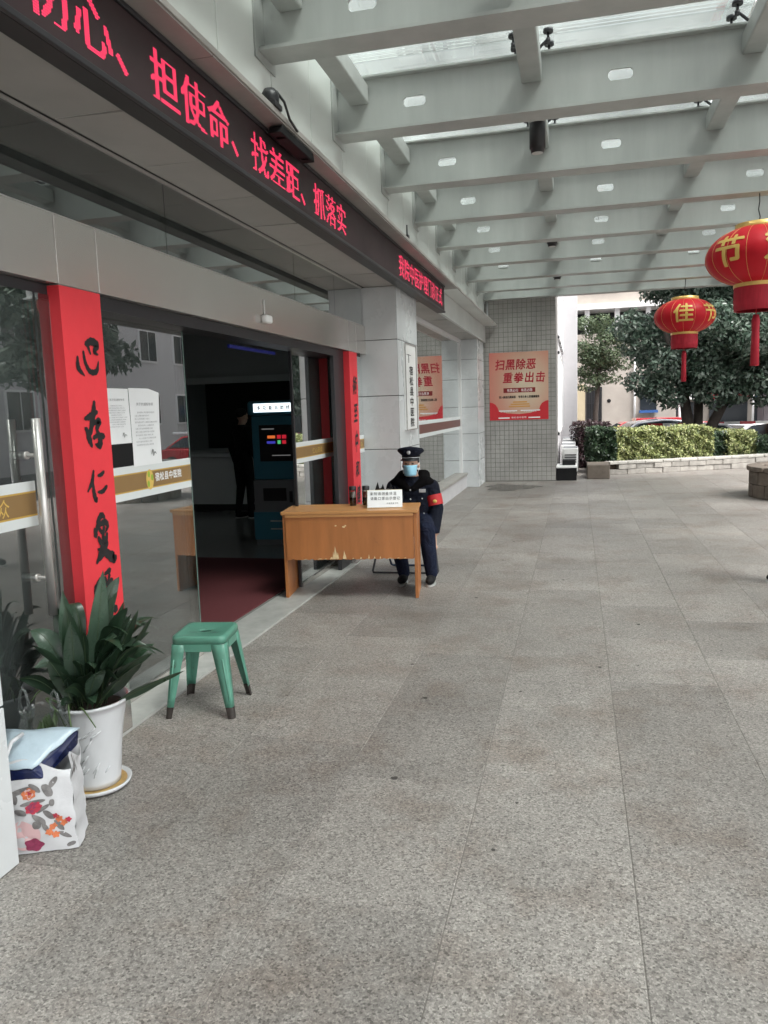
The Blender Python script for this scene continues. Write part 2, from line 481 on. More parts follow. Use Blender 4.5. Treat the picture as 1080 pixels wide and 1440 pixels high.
M['carpet'] = mat('dark red carpet', (0.115, 0.022, 0.026), 0.95, var=0.12, vscale=60, bump=0.5, bscale=300)
M['lobbyfloor'] = mat('lobby floor tile', (0.28, 0.28, 0.27), 0.18, var=0.06)
M['lobbywall'] = mat('lobby wall', (0.45, 0.46, 0.47), 0.6)
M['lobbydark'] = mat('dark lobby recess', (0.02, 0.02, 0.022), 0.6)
M['counter'] = mat('reception counter', (0.62, 0.64, 0.65), 0.4)
M['kiosk'] = mat('dark teal kiosk', (0.05, 0.20, 0.28), 0.3)
M['kioskgrey'] = mat('kiosk grey', (0.16, 0.17, 0.18), 0.4)
M['kiosklit'] = emit('lit kiosk sign', (0.85, 0.95, 1.0), 0.6)
M['scr_orange'] = emit('screen orange', (1.0, 0.22, 0.05), 0.2)
M['scr_red'] = emit('screen red', (0.9, 0.03, 0.06), 0.15)
M['scr_blue'] = emit('screen blue', (0.1, 0.1, 0.9), 0.13)
M['scr_green'] = emit('screen green', (0.1, 0.6, 0.2), 0.25)
M['scr_white'] = emit('screen text', (0.8, 0.8, 0.8), 0.05)
M['bluestrip'] = emit('blue led strip', (0.06, 0.08, 0.7), 0.012)
M['greenexit'] = emit('green pilot light', (0.05, 0.7, 0.2), 0.6)
M['skin'] = mat('skin', (0.50, 0.31, 0.23), 0.5, var=0.06, vscale=20)
M['navy'] = mat('navy uniform', (0.006, 0.008, 0.017), 0.8, spec=0.2, var=0.2, vscale=9, bump=0.3, bscale=30)
M['navytrouser'] = mat('navy trousers', (0.009, 0.013, 0.031), 0.85, spec=0.2, var=0.2, vscale=9, bump=0.3, bscale=25)
M['fur'] = mat('black fur collar', (0.004, 0.0035, 0.004), 0.95, spec=0.08, var=0.4, vscale=60, bump=1.0, bscale=150)
M['mask'] = mat('blue surgical mask', (0.30, 0.58, 0.74), 0.8, var=0.05, vscale=12)
M['armband'] = mat('red armband', (0.48, 0.018, 0.022), 0.6)
M['badge'] = mat('silver badge', (0.55, 0.56, 0.58), 0.4, 0.4)
M['shoesole'] = mat('white shoe sole', (0.42, 0.42, 0.41), 0.6)
M['hair'] = mat('dark hair', (0.012, 0.010, 0.010), 0.7)
M['stone'] = mat('rough planter stone', (0.34, 0.32, 0.29), 0.85, var=0.22, vscale=6, dirt=0.15, bump=1.0, bscale=22, rnd=0.16)
M['stonebrown'] = mat('brown rough stone', (0.17, 0.14, 0.115), 0.9, var=0.25, vscale=7, bump=1.0, bscale=25, rnd=0.12)
M['stonecap'] = mat('planter coping', (0.40, 0.385, 0.35), 0.7, var=0.15, vscale=5, dirt=0.1, rnd=0.1)
M['earth'] = mat('planter earth', (0.05, 0.035, 0.025), 0.95, var=0.3, vscale=8, bump=0.8, bscale=40)
M['hedgeyellow'] = leafmat('yellow green hedge leaf', [(0.09, 0.13, 0.04), (0.30, 0.35, 0.13), (0.46, 0.47, 0.22), (0.035, 0.055, 0.02)])
M['hedgedark'] = leafmat('dark hedge leaf', [(0.015, 0.035, 0.018), (0.03, 0.06, 0.03), (0.06, 0.10, 0.045)])
M['hedgepurple'] = leafmat('purple shrub leaf', [(0.035, 0.016, 0.022), (0.06, 0.028, 0.035), (0.03, 0.03, 0.02)])
M['treeleaf'] = leafmat('broadleaf tree leaf', [(0.03, 0.06, 0.04), (0.07, 0.115, 0.08), (0.12, 0.165, 0.125), (0.19, 0.23, 0.19)], 0.36)
M['treeleaf2'] = leafmat('paler tree leaf', [(0.05, 0.08, 0.04), (0.095, 0.135, 0.07), (0.14, 0.18, 0.10)], 0.5)
M['bark'] = mat('tree bark', (0.055, 0.045, 0.038), 0.9, var=0.3, vscale=12, bump=1.0, bscale=30)
M['stucco'] = mat('beige stucco', (0.40, 0.36, 0.32), 0.85, var=0.10, vscale=0.6, dirt=0.14)
M['stuccoyellow'] = mat('yellowish wall', (0.45, 0.38, 0.26), 0.85, var=0.1, vscale=1)
M['annex'] = mat('white annex wall', (0.52, 0.51, 0.52), 0.6, var=0.04, dirt=0.06)
M['whiteframe'] = mat('white window frame', (0.72, 0.72, 0.72), 0.45)
M['carwhite'] = mat('white car paint', (0.72, 0.73, 0.75), 0.2, coat=0.6)
M['carsilver'] = mat('silver car paint', (0.50, 0.52, 0.56), 0.22, 0.3, coat=0.6)
M['carred'] = mat('red car paint', (0.45, 0.02, 0.03), 0.22, coat=0.6)
M['carglass'] = mat('car glass', (0.03, 0.04, 0.05), 0.05, spec=0.9)
M['tyre'] = mat('tyre rubber', (0.015, 0.015, 0.015), 0.85)
M['lampred'] = mat('red lamp lens', (0.4, 0.01, 0.01), 0.2)
M['orange'] = mat('orange booth', (0.60, 0.24, 0.03), 0.5)
M['purplegrey'] = mat('dark gate pillar', (0.10, 0.09, 0.10), 0.7)
M['blue'] = mat('blue panel', (0.03, 0.10, 0.30), 0.5)
M['acwhite'] = mat('air conditioner casing', (0.66, 0.67, 0.66), 0.45, var=0.05, dirt=0.12)
M['posterbeige'] = None
M['teaglass'] = glass('bottle glass', (0.86, 0.80, 0.74), 1.2)
M['tea'] = mat('dark tea', (0.06, 0.025, 0.012), 0.2)
M['pinkish'] = mat('pink tea cosy', (0.45, 0.14, 0.12), 0.5)

for k_ in ('navy', 'navytrouser'):
    for n_ in M[k_].node_tree.nodes:
        if n_.type == 'BUMP': n_.inputs['Distance'].default_value = 0.03; n_.inputs['Strength'].default_value = 0.9
    for l_ in M[k_].node_tree.links:
        if l_.to_node.type == 'BUMP' and l_.from_node.type == 'TEX_NOISE': l_.from_node.inputs['Scale'].default_value = 11; l_.from_node.inputs['Distortion'].default_value = 1.2

# ------------------------------------------------------------------ ground, car park, paving
GZ = -0.52
g = MB()
g.quad((-250, 21.6, GZ), (300, 21.6, GZ), (300, 400, GZ), (-250, 400, GZ))
g.quad((7.0, -60, GZ), (300, -60, GZ), (300, 21.6, GZ), (7.0, 21.6, GZ))
g.quad((-250, -60, GZ), (-12, -60, GZ), (-12, 21.6, GZ), (-250, 21.6, GZ))
g.quad((-12, -60, GZ), (7.0, -60, GZ), (7.0, -10, GZ), (-12, -10, GZ))
tag(g.build('ground', M['asphalt']), kind='structure')
PX = [-2.30, -1.645, -1.02, -0.41] + [0.195 + 0.603 * i for i in range(0, 11)]
base = MB().box(-2.30, PX[-1], -10, 21.55, GZ - 0.2, -0.0026)
pav = tag(base.build('pavement', M['joint']), kind='structure')
PL = 0.895
def paver_mesh(wd, ln, name):
    b = MB()
    g2 = 0.0014; c = 0.0022
    x0, x1, y0, y1 = g2, wd - g2, 0.0014, ln - 0.0014
    vs = [(x0, y0, -0.0045), (x1, y0, -0.0045), (x1, y1, -0.0045), (x0, y1, -0.0045),
          (x0, y0, -c), (x1, y0, -c), (x1, y1, -c), (x0, y1, -c),
          (x0 + c, y0 + c, 0), (x1 - c, y0 + c, 0), (x1 - c, y1 - c, 0), (x0 + c, y1 - c, 0)]
    fs = [(8, 9, 10, 11)]
    for k in (0, 4):
        for i in range(4):
            j = (i + 1) % 4
            fs.append((k + i, k + j, k + 4 + j, k + 4 + i))
    return vs, fs
pm = {}
rest = MB()
for i in range(len(PX) - 1):
    wd = PX[i + 1] - PX[i]
    key = round(wd, 3)
    if key not in pm:
        vs, fs = paver_mesh(wd, PL, 'paver')
        me = bpy.data.meshes.new('paver'); me.from_pydata(vs, [], fs); me.materials.append(M['granite']); pm[key] = (me, vs, fs)
    off = 2.835 if i % 2 == 0 else 4.24
    if i < 3: off = 2.295 if i % 2 == 0 else 2.62
    y = off - math.ceil((off + 1.5) / PL) * PL
    while y < 21.5:
        yy = min(PL, 21.55 - y)
        near = (y > 0.6 and y < 13.6 and PX[i] < 0.42 * (y + PL) + 0.2 and PX[i + 1] > -2.4)
        tz = random.uniform(-0.0008, 0.0)
        if near:
            o = share('paver', pm[key][0], pav, (PX[i], y, tz), (random.uniform(-6e-4, 6e-4), random.uniform(-6e-4, 6e-4), 0))
        else:
            vs = [(a + PX[i], min(b2, yy - 0.004) + y, c2 + tz) for a, b2, c2 in pm[key][1]]
            rest.add(vs, pm[key][2])
        y += PL
rest.build('far_paver', M['granite'], pav, kind='stuff')
# small marks on the paving
wet = MB()
wp = []
for k in range(40):
    th = 2 * PI * k / 40
    r = 1 + 0.16 * math.sin(3 * th + 1) + 0.10 * math.sin(7 * th) + 0.05 * math.sin(13 * th)
    wp.append((-1.30 + 0.52 * r * math.cos(th), 15.75 + 0.62 * r * math.sin(th), 0.0035))
wet.add(wp, [list(range(40))])
M['wet'] = mat('damp stain', (0.075, 0.066, 0.058), 0.22, var=0.25, vscale=6)
tag(wet.build('damp_patch', M['wet'], pav), kind='stuff')
lit = MB()
for k in range(46):
    x = random.uniform(-1.9, 2.6); y = random.uniform(1.6, 12)
    r = random.uniform(0.007, 0.018)
    n = 7
    lit.add([(x + r * random.uniform(.6, 1.2) * math.cos(2 * PI * j / n), y + r * random.uniform(.6, 1.2) * math.sin(2 * PI * j / n), 0.0022) for j in range(n)], [list(range(n))])
lit.build('gum_spot', mat('trodden gum', (0.06, 0.055, 0.05), 0.7), pav, kind='stuff')

# ------------------------------------------------------------------ hospital building (entrance facade)
HB = thing('hospital_building', 'white clad hospital entrance with glass doors, steel header and soffit on the left', 'building', (-2.3, 6.0, 0))
def bpart(mb, name, m, parent=HB, **kw):
    return mb.build(name, m, parent, world=True, **kw)
XG = -2.30          # plane of header, pillars and transom glass
ZS = 3.0            # soffit height
# thresholds
for (y0, y1) in ((2.30, 4.2), (4.2, 6.3), (6.3, 8.52)):
    bpart(MB().box(-2.62, -2.302, y0 + .002, y1 - .002, -0.1, 0.012), 'threshold', M['threshold'])
# columns with cladding panels
def column(x0, x1, y0, y1, ztop, joints, name='column'):
    core = bpart(MB().box(x0 + 0.02, x1 - 0.012, y0 + 0.012, y1 - 0.012, -0.05, ztop), name, M['panel_in'])
    zs = [0.0] + joints + [ztop]
    for a, b in zip(zs[:-1], zs[1:]):
        bpart(MB().box(x1 - 0.011, x1, y0 + 0.0, y1, a + 0.004, b - 0.004), 'panel', M['panel'], core, bevel=0.004)
        bpart(MB().box(x0, x1 - 0.013, y0, y0 + 0.011, a + 0.004, b - 0.004), 'panel', M['panel'], core, bevel=0.004)
    return core
column(-2.5, -2.03, 1.30, 2.28, ZS, [0.62, 1.26, 1.9, 2.54])
column(-2.5, -1.93, 8.53, 9.62, ZS, [0.60, 1.20, 1.80, 2.42])
column(-2.5, -1.95, 15.85, 16.95, ZS, [0.55, 1.10, 1.64, 2.2, 2.6])
# signboard on the middle column front
# soffit panels
sof = bpart(MB().box(-2.6, -1.94, -2, 16.95, ZS + 0.012, ZS + 0.05), 'soffit', M['panel_in'])
y = -1.2
k = 0
while y < 16.8:
    L = 0.74
    sag = 0.0 if k % 3 else 0.008
    b = MB()
    y1 = min(y + L, 16.94)
    vs = [(-2.297, y + .004, ZS), (-1.945, y + .004, ZS - sag), (-1.945, y1 - .004, ZS), (-2.297, y1 - .004, ZS)]
    vs += [(a, b2, ZS + 0.011) for a, b2, c in vs]
    b.add(vs, [(0, 3, 2, 1), (4, 5, 6, 7), (0, 1, 5, 4), (1, 2, 6, 5), (2, 3, 7, 6), (3, 0, 4, 7)])
    bpart(b, 'soffit_panel', M['soffit'], sof)
    y += L; k += 1
# fascia, cornice, upper wall
bpart(MB().box(-2.3, -1.90, -2, 16.95, ZS + 0.002, 3.335), 'fascia', M['fascia'], bevel=0.006)
cn = bpart(MB().box(-1.96, -1.66, -2, 16.95, 3.338, 3.372), 'cornice', M['cornice'], bevel=0.004)
y = -1.9
while y < 16.5:
    bpart(MB().box(-1.895, -1.668, y + .003, min(y + 1.1, 16.94) - .003, 3.328, 3.337), 'cornice_panel', M['cornice'] if y < 11 else M['fascia'], cn)
    y += 1.1
uw = bpart(MB().box(-2.4, -1.935, -2, 16.95, 3.372, 14.0), 'upper_wall', M['panel_in'])
BY0 = [-7.7, -6.14, -4.58, -3.02, -1.46, 0.09]
BY = [1.65, 3.22, 4.78, 6.35, 7.97, 9.53, 11.1, 12.6, 14.15, 15.55, 16.80]
edges = [-2.0]
for a, b in zip(BY[:-1], BY[1:]):
    edges += [a + 0.22, (a + 0.22 + b) / 2 + 0.1]
edges.append(16.94)
for a, b in zip(edges[:-1], edges[1:]):
    bpart(MB().box(-1.934, -1.918, a + .004, b - .004, 3.376, 4.9), 'wall_panel', M['upperwall'], uw, bevel=0.012)
for r in range(3):
    for q in range(11):
        y0 = -1.7 + q * 1.7
        z0 = 5.6 + r * 2.9
        fr = bpart(MB().box(-1.934, -1.90, y0, y0 + 1.25, z0, z0 + 1.5), 'window', M['whiteframe'], uw)
        bpart(MB().box(-1.899, -1.897, y0 + .06, y0 + 0.60, z0 + .06, z0 + 1.44).box(-1.899, -1.897, y0 + .65, y0 + 1.19, z0 + .06, z0 + 1.44), 'pane', M['darkwin'], uw)
bpart(MB().box(-1.934, -1.916, -2, 16.95, 4.905, 5.5).box(-1.934, -1.916, -2, 16.95, 7.2, 8.4).box(-1.934, -1.916, -2, 16.95, 10.1, 11.3), 'spandrel', M['upperwall'], uw)
# stainless header over the doors
hd = bpart(MB().box(-2.55, XG - 0.004, 1.0, 8.90, 2.270, 2.575), 'door_header', M['steel'], bevel=0.003)
for a, b in ((1.0, 3.172), (3.178, 3.488), (3.494, 7.842), (7.848, 8.138), (8.144, 8.9)):
    bpart(MB().box(XG - 0.004, XG, a, b, 2.268, 2.577), 'header_panel', M['steel'], hd, bevel=0.0015)
bpart(MB().box(-2.54, -2.36, 2.3, 8.5, 2.20, 2.268), 'door_track', M['darksteel'], hd)
# motion sensor and cable
bpart(MB().box(XG, XG + 0.05, 5.54, 5.66, 2.325, 2.385), 'motion_sensor', M['white'], hd, bevel=0.015, seg=3)
bpart(MB().tube((XG + .006, 5.60, 2.385), (XG + .006, 5.60, 2.50), 0.006, n=6), 'sensor_cable', M['white'], hd)
# transom glass
tw = bpart(MB().box(-2.36, -2.31, 1.2, 8.50, 2.985, 2.998).box(-2.36, -2.31, 1.2, 8.50, 2.577, 2.585), 'transom_window', M['steel2'])
for a, b in ((1.2, 2.1), (2.1, 4.24), (4.24, 6.37), (6.37, 7.5), (7.5, 8.50)):
    bpart(MB().box(-2.335, -2.325, a + .003, b - .003, 2.586, 2.984), 'pane', M['transglass'], tw)
# ceiling behind the transom and its lamp row
# pillars
for (y0, y1) in ((3.175, 3.49), (7.845, 8.14)):
    bpart(MB().box(-2.49, -2.30, y0, y1, 0.012, 2.267), 'pillar', M['steel'], bevel=0.006)
# hinged glass door left of the first pillar
def glassdoor(y0, y1, x, name='glass_door', top=2.22):
    d = bpart(MB().box(x - 0.006, x + 0.006, y0, y1, 0.045, top), name, M['doorglass'])
    bpart(MB().box(x - 0.02, x + 0.02, y0, y1, 0.013, 0.055), 'bottom_rail', M['steel'], d)
    return d
def band(d, x, y0, y1, z0, z1, mid=(0.22, 0.78)):
    h = z1 - z0
    bpart(MB().box(x + .0062, x + .0082, y0, y1, z0, z0 + h * mid[0]).box(x + .0062, x + .0082, y0, y1, z0 + h * mid[1], z1), 'film_band', M['bandwhite'], d)
    bpart(MB().box(x + .0062, x + .0080, y0, y1, z0 + h * mid[0], z0 + h * (mid[0] + .04)).box(x + .0062, x + .0080, y0, y1, z0 + h * (mid[1] - .04), z0 + h * mid[1]), 'gold_line', M['gold'], d)
    bpart(MB().box(x + .0062, x + .0078, y0, y1, z0 + h * (mid[0] + .04), z0 + h * (mid[1] - .04)), 'brown_film', M['bandbrown'], d)
XD = -2.36
dl = glassdoor(2.29, 3.06, XD)
band(dl, XD, 2.30, 2.96, 1.185, 1.385)
t = MB()
t.text('仁心济众', (XD + .0095, 2.45, 1.250), (0, .075, 0), (0, .012, .085), 1.15)
bpart(t, 'lettering', M['goldtext'], dl)
sl = glassdoor(3.075, 3.17, XD, 'side_light')
for x in (XD + 0.07, XD - 0.07):
    hnd = MB().tube((x, 2.925, 0.78), (x, 2.925, 1.66), 0.019, n=14)
    h = bpart(hnd, 'handle', M['steel2'], dl)
for z in (0.95, 1.50):
    bpart(MB().tube((XD - .07, 2.925, z), (XD + .07, 2.925, z), 0.009, n=10).tube((XD - .012, 2.925, z), (XD + .012, 2.925, z), 0.018, n=12), 'handle_bolt', M['steel2'], dl)
# sliding doors
XS = -2.52
s1 = glassdoor(3.48, 4.70, XS, 'sliding_door', 2.24)
bpart(MB().box(XS - 0.007, XS + 0.007, 4.70, 4.712, 0.045, 2.24), 'glass_edge', M['glassedge'], s1)
band(s1, XS, 3.49, 4.70, 1.178, 1.372)
t = MB().text('宿松县中医院', (XS + .0095, 4.245, 1.262), (0, .052, 0), (0, 0, .055), 1.05, src=GLB, bold=.04)
bpart(t, 'lettering', M['whitetext'], s1)
lg = MB().add([(XS + .0092, 4.185 + .042 * math.cos(a), 1.275 + .062 * math.sin(a)) for a in [2 * PI * i / 20 for i in range(20)]], [list(range(20))])
bpart(lg, 'logo', M['goldtext'], s1)
lg = MB()
for a0 in (0.3, 2.0, 3.9):
    lg.add([(XS + .0102, 4.185 + .026 * math.cos(a0) + .014 * math.cos(a) , 1.275 + .036 * math.sin(a0) + .02 * math.sin(a)) for a in [2 * PI * i / 10 for i in range(10)]], [list(range(10))])
bpart(lg, 'logo_leaf', M['greenlogo'], s1)
s2 = glassdoor(6.72, 7.95, XS, 'sliding_door', 2.24)
bpart(MB().box(XS - 0.012, XS + 0.012, 6.69, 6.718, 0.02, 2.24), 'door_stile', M['darksteel'], s2)
band(s2, XS, 6.72, 7.95, 1.178, 1.372)
t = MB().text('仁心济众', (XS + .0095, 7.18, 1.25), (0, .07, 0), (0, 0, .06), 1.1)
bpart(t, 'lettering', M['goldtext'], s2)
bpart(MB().box(-2.40, -2.36, 7.50, 7.84, 0.012, 2.20), 'door_jamb', M['darksteel'], bevel=0.004)
s3 = glassdoor(8.145, 8.525, XD, 'side_light', 2.24)
band(s3, XD, 8.15, 8.52, 1.178, 1.372)
bpart(MB().text('仁心', (XD + .0095, 8.26, 1.25), (0, .09, 0), (0, 0, .06), 1.1), 'lettering', M['goldtext'], s3)
# window bay beyond the middle column
wb = bpart(MB().box(-2.36, -2.28, 9.62, 15.85, 2.93, 2.998).box(-2.36, -2.28, 9.62, 9.68, 0.30, 2.93).box(-2.36, -2.28, 15.79, 15.85, 0.30, 2.93), 'shop_window', M['whiteframe'])
for a, b in ((9.68, 11.7), (11.7, 13.75), (13.75, 15.79)):
    p = bpart(MB().box(-2.325, -2.313, a + .002, b - .002, 0.302, 2.93), 'pane', M['winglass'], wb)
bpart(MB().box(-2.312, -2.310, 9.69, 15.78, 1.40, 1.46).box(-2.312, -2.310, 9.69, 15.78, 1.20, 1.26), 'film_band', M['bandwhite'], wb)
bpart(MB().box(-2.312, -2.3105, 9.69, 15.78, 1.26, 1.40), 'brown_film', mat('dull red film', (0.16, 0.07, 0.06), 0.5), wb)
bpart(MB().box(-2.60, -2.18, 9.625, 15.845, 0.25, 0.30), 'window_sill', M['cornice'], bevel=0.004)
bpart(MB().box(-2.60, -2.20, 9.625, 15.845, -0.05, 0.249), 'sill_wall', M['annex'])
# wall plug between column 3 and the tiled pier + lobby shell
bpart(MB().box(-10.2, -2.62, 0.8, 17.0, -0.3, 0.004), 'lobby_floor', M['lobbyfloor'])
bpart(MB().box(-10.2, -2.301, 0.8, 17.0, 3.05, 3.2), 'lobby_ceiling', M['lobbywall'])
bpart(MB().box(-2.62, -2.42, 1.0, 9.6, 2.785, 2.97), 'lobby_bulkhead', M['soffit'])
bpart(MB().box(-10.4, -10.2, 0.8, 17.0, 0, 3.05).box(-10.2, -2.5, 0.7, 0.8, 0, 3.05).box(-10.2, -2.5, 16.96, 17.0, 0, 3.05), 'lobby_wall', M['lobbywall'])
# back wall of the lobby facing the door, with a dark service window
bw = bpart(MB().box(-10.2, -6.85, 12.6, 12.8, 0.0, 3.05).box(-6.85, -4.0, 12.6, 12.8, 2.22, 3.05).box(-6.85, -4.0, 12.6, 12.8, 0.0, 1.02).box(-4.0, -2.6, 12.6, 12.8, 0.0, 3.05), 'service_wall', M['lobbywall'])
bpart(MB().box(-6.95, -6.82, 12.5, 12.61, 1.02, 2.30).box(-6.95, -4.0, 12.5, 12.61, 2.19, 2.30), 'window_frame', M['counter'], bw)
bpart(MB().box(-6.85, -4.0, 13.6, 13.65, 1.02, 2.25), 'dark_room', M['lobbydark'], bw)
cb = bpart(MB().box(-8.6, -5.2, 12.15, 12.598, 0.12, 0.92), 'reception_counter', M['counter'])
bpart(MB().box(-8.6, -5.15, 12.05, 12.598, 0.94, 1.0), 'counter_top', M['counter'], cb)
bpart(MB().box(-8.55, -5.25, 12.2, 12.598, 0.0, 0.118), 'plinth', M['lobbydark'], cb)
bpart(MB().box(-2.66, -2.64, 5.7, 6.65, 2.17, 2.195), 'lit_strip', M['bluestrip'])
bpart(MB().box(-7.5, -7.38, 8.4, 8.44, 1.8, 1.84), 'pilot_light', M['greenexit'])

# tiled pier closing the arcade
tp = thing('tiled_pier', 'grey mosaic tiled pier at the end of the canopy carrying the poster', 'wall', (-1.2, 17.2, 0))
core = MB().box(-2.05, -0.435, 17.008, 19.0, -0.05, 14.0).build('core', M['grout'], tp, world=True)
tl = MB()
tw_, th_ = 0.0985, 0.0985
nx = 16
for i in range(nx):
    for j in range(43):
        x0 = -2.02 + i * 0.0995; z0 = 0.02 + j * 0.0995
        d = 17.0 + random.uniform(-0.0012, 0.0012)
        x1 = min(x0 + 0.092, -0.437)
        tl.box(x0, x1, d, 17.012, z0, z0 + 0.092)
tl.build('tile', M['tile'], tp, world=True, kind='stuff')
pp = MB().path([(-1.86, 16.985, 3.85), (-1.86, 16.985, 3.42), (-1.92, 16.985, 3.36), (-2.03, 16.985, 3.36)], 0.022, 8).build('pipe', M['panel'], tp, world=True)
# ------------------------------------------------------------------ annex beyond the pier
an = thing('annex_building', 'white annex wing with window strip running away behind the tiled pier', 'building', (-1.2, 24, 0))
MB().box(-2.1, -0.45, 19.01, 60, GZ, 14.0).build('wall', M['annex'], an, world=True)
MB().box(-0.449, 0.02, 26.0, 28.0, GZ, 16.0).build('pilaster', M['annex'], an, world=True, bevel=0.01)
for q in range(4):
    y0 = 19.3 + q * 1.65
    for (z0, z1) in ((0.9, 2.9), (3.2, 4.9), (5.6, 7.4)):
        f = MB()
        for (a, b, c, d) in ((y0, y0 + 1.4, z0, z0 + .07), (y0, y0 + 1.4, z1 - .07, z1), (y0, y0 + .07, z0, z1), (y0 + 1.33, y0 + 1.4, z0, z1), (y0 + .67, y0 + .73, z0, z1)):
            f.box(-0.449, -0.40, a, b, c, d)
        f = f.build('window', M['whiteframe'], an, world=True)
        MB().box(-0.449, -0.44, y0 + .07, y0 + 1.33, z0 + .07, z1 - .07).build('pane', M['darkwin'], f, world=True)
# air conditioner units along the annex wall
def ac_unit(loc, label, h=0.55):
    a = thing('air_conditioner', label, 'air conditioner', loc, 0, 'outdoor air conditioner units along the annex wall')
    MB().box(-0.17, 0.17, -0.40, 0.40, 0.08, h).build('casing', M['acwhite'], a, bevel=0.015)
    gr = MB()
    for i in range(7):
        gr.box(-0.13, 0.13, -0.412, -0.401, 0.13 + i * 0.055, 0.155 + i * 0.055)
    gr.build('side_grille', M['black'], a)
    fg = MB()
    for r in (0.06, 0.12, 0.18, 0.23):
        fg.path([(0.182, -0.08 + r * math.cos(2 * PI * k / 16), 0.32 + r * math.sin(2 * PI * k / 16)) for k in range(17)], 0.005, 4)
    fg.build('fan_grille', M['black'], a)
    MB().box(-0.16, 0.16, -0.36, 0.36, h + .001, h + 0.012).build('top_plate', M['kioskgrey'], a)
    MB().box(-0.15, 0.15, -0.34, -0.28, 0, 0.08).box(-0.15, 0.15, 0.28, 0.34, 0, 0.08).build('foot', M['black'], a)
    return a
ac_labels = ['outdoor air conditioner unit nearest the black box by the annex wall', 'second outdoor air conditioner unit from the black box', 'third outdoor air conditioner unit from the black box', 'outdoor air conditioner unit farthest along the annex wall']
for k in range(4):
    ac_unit((-0.20 + (0.06 if k == 0 else 0), 18.75 + k * 0.62 * 1.6, 0.0 if k < 3 else 0.0), ac_labels[k], 0.62 + 0.03 * k)
bx = thing('utility_box', 'low black box with white lid at the foot of the tiled pier corner', 'box', (-0.205, 17.45, 0))
MB().box(-0.215, 0.205, -0.38, 0.38, 0, 0.27).build('body', M['matteblack'], bx, bevel=0.006)
MB().box(-0.225, 0.215, -0.40, 0.40, 0.271, 0.31).build('lid', M['white'], bx, bevel=0.006)
MB().box(-0.10, 0.18, -0.10, 0.30, 0.311, 0.42).build('vent_box', M['matteblack'], bx, bevel=0.01)

# ------------------------------------------------------------------ glass roofed steel canopy
CN = thing('entrance_canopy', 'grey green steel beam canopy with glass roof panes over the walkway', 'canopy', (1.5, 8.0, 0))
XE = 5.2
ZB, ZW0, ZT = 3.872, 3.892, 4.30
HX = [-1.265 + 1.582 * k for k in range(4)]
PURX = [-1.72, -0.34, 1.235, 2.81, 4.40, 5.10]
BA = BY0 + BY
def beam(y):
    b = MB()
    b.box(-1.905, XE, y, y + 0.225, ZB, ZW0)                                    # bottom flange
    b.box(-1.905, XE, y + 0.045, y + 0.18, ZT, ZT + 0.014)                      # top flange
    ya, yb = y + 0.102, y + 0.122
    hw, hh, zc, ch = 0.090, 0.040, 4.095, 0.020
    xs = -1.905
    for hx in HX:
        b.box(xs, hx - hw, ya, yb, ZW0, ZT)
        b.box(hx - hw, hx + hw, ya, yb, ZW0, zc - hh)
        b.box(hx - hw, hx + hw, ya, yb, zc + hh, ZT)
        for sx in (-1, 1):
            for sz in (-1, 1):
                p = [(hx + sx * hw, zc + sz * hh), (hx + sx * (hw - ch), zc + sz * hh), (hx + sx * hw, zc + sz * (hh - ch))]
                b.add([(x, ya, z) for x, z in p] + [(x, yb, z) for x, z in p], [(0, 1, 2), (3, 5, 4), (1, 4, 5, 2)])
        xs = hx + hw
    b.box(xs, XE, ya, yb, ZW0, ZT)
    o = b.build('beam', M['canopy'], CN, world=True)
    MB().box(-1.916, -1.906, y - 0.05, y + 0.275, ZB - 0.05, ZT + 0.03).build('end_plate', M['canopy'], o, world=True)
for y in BA:
    beam(y)
for i in range(len(BA) - 1):
    for px in PURX:
        MB().box(px - 0.078, px + 0.078, BA[i] + 0.124, BA[i + 1] + 0.100, 4.112, 4.26).build('purlin', M['canopy'], CN, world=True, bevel=0.012)
cells = [-1.90] + PURX[1:]
ymid = [BA[0] - .5] + [y + 0.112 for y in BA[1:-1]] + [17.0]
for i in range(len(ymid) - 1):
    for a, b in zip(cells[:-1], cells[1:]):
        MB().box(a + .006, b - .006, ymid[i] + .006, ymid[i + 1] - .006, 4.44, 4.452).build('roof_pane', M['roofglass'], CN, world=True)
sp = MB()
for ym in ymid[1:-1]:
    for px in PURX[1:]:
        for sx in (-1, 1):
            for sy in (-1, 1):
                c = Vector((px + sx * 0.13, ym + sy * 0.11, 4.40))
                sp.path([(px, ym, 4.315), (c.x, c.y, 4.37)], 0.012, 6)
                sp.tube((c.x, c.y, 4.345), (c.x, c.y, 4.375), 0.018, n=8)
                sp.tube((c.x, c.y, 4.415), (c.x, c.y, 4.438), 0.038, n=10)
                sp.tube((c.x, c.y, 4.37), (c.x, c.y, 4.42), 0.010, n=6)
sp.build('spider_fitting', M['darksteel'], CN, world=True, kind='stuff')
for (yy) in (BY[4] - 0.62, BY[6] + 0.5, BY[8] + 0.5):
    dlm = MB().lathe([(0.0, 3.86), (0.055, 3.865), (0.062, 3.90), (0.07, 3.90), (0.07, 4.11)], 18, (-0.34, yy, 0)).build('downlight', M['black'], CN, world=True)
    MB().lathe([(0.0, 3.858), (0.05, 3.862)], 16, (-0.34, yy, 0)).build('lamp_face', M['lampface'], dlm, world=True)
for yy in (-3.0, 5.0, 13.0):
    MB().tube((4.98, yy, -0.3), (4.98, yy, 3.871), 0.16, n=24).build('post', M['canopy'], CN, world=True)

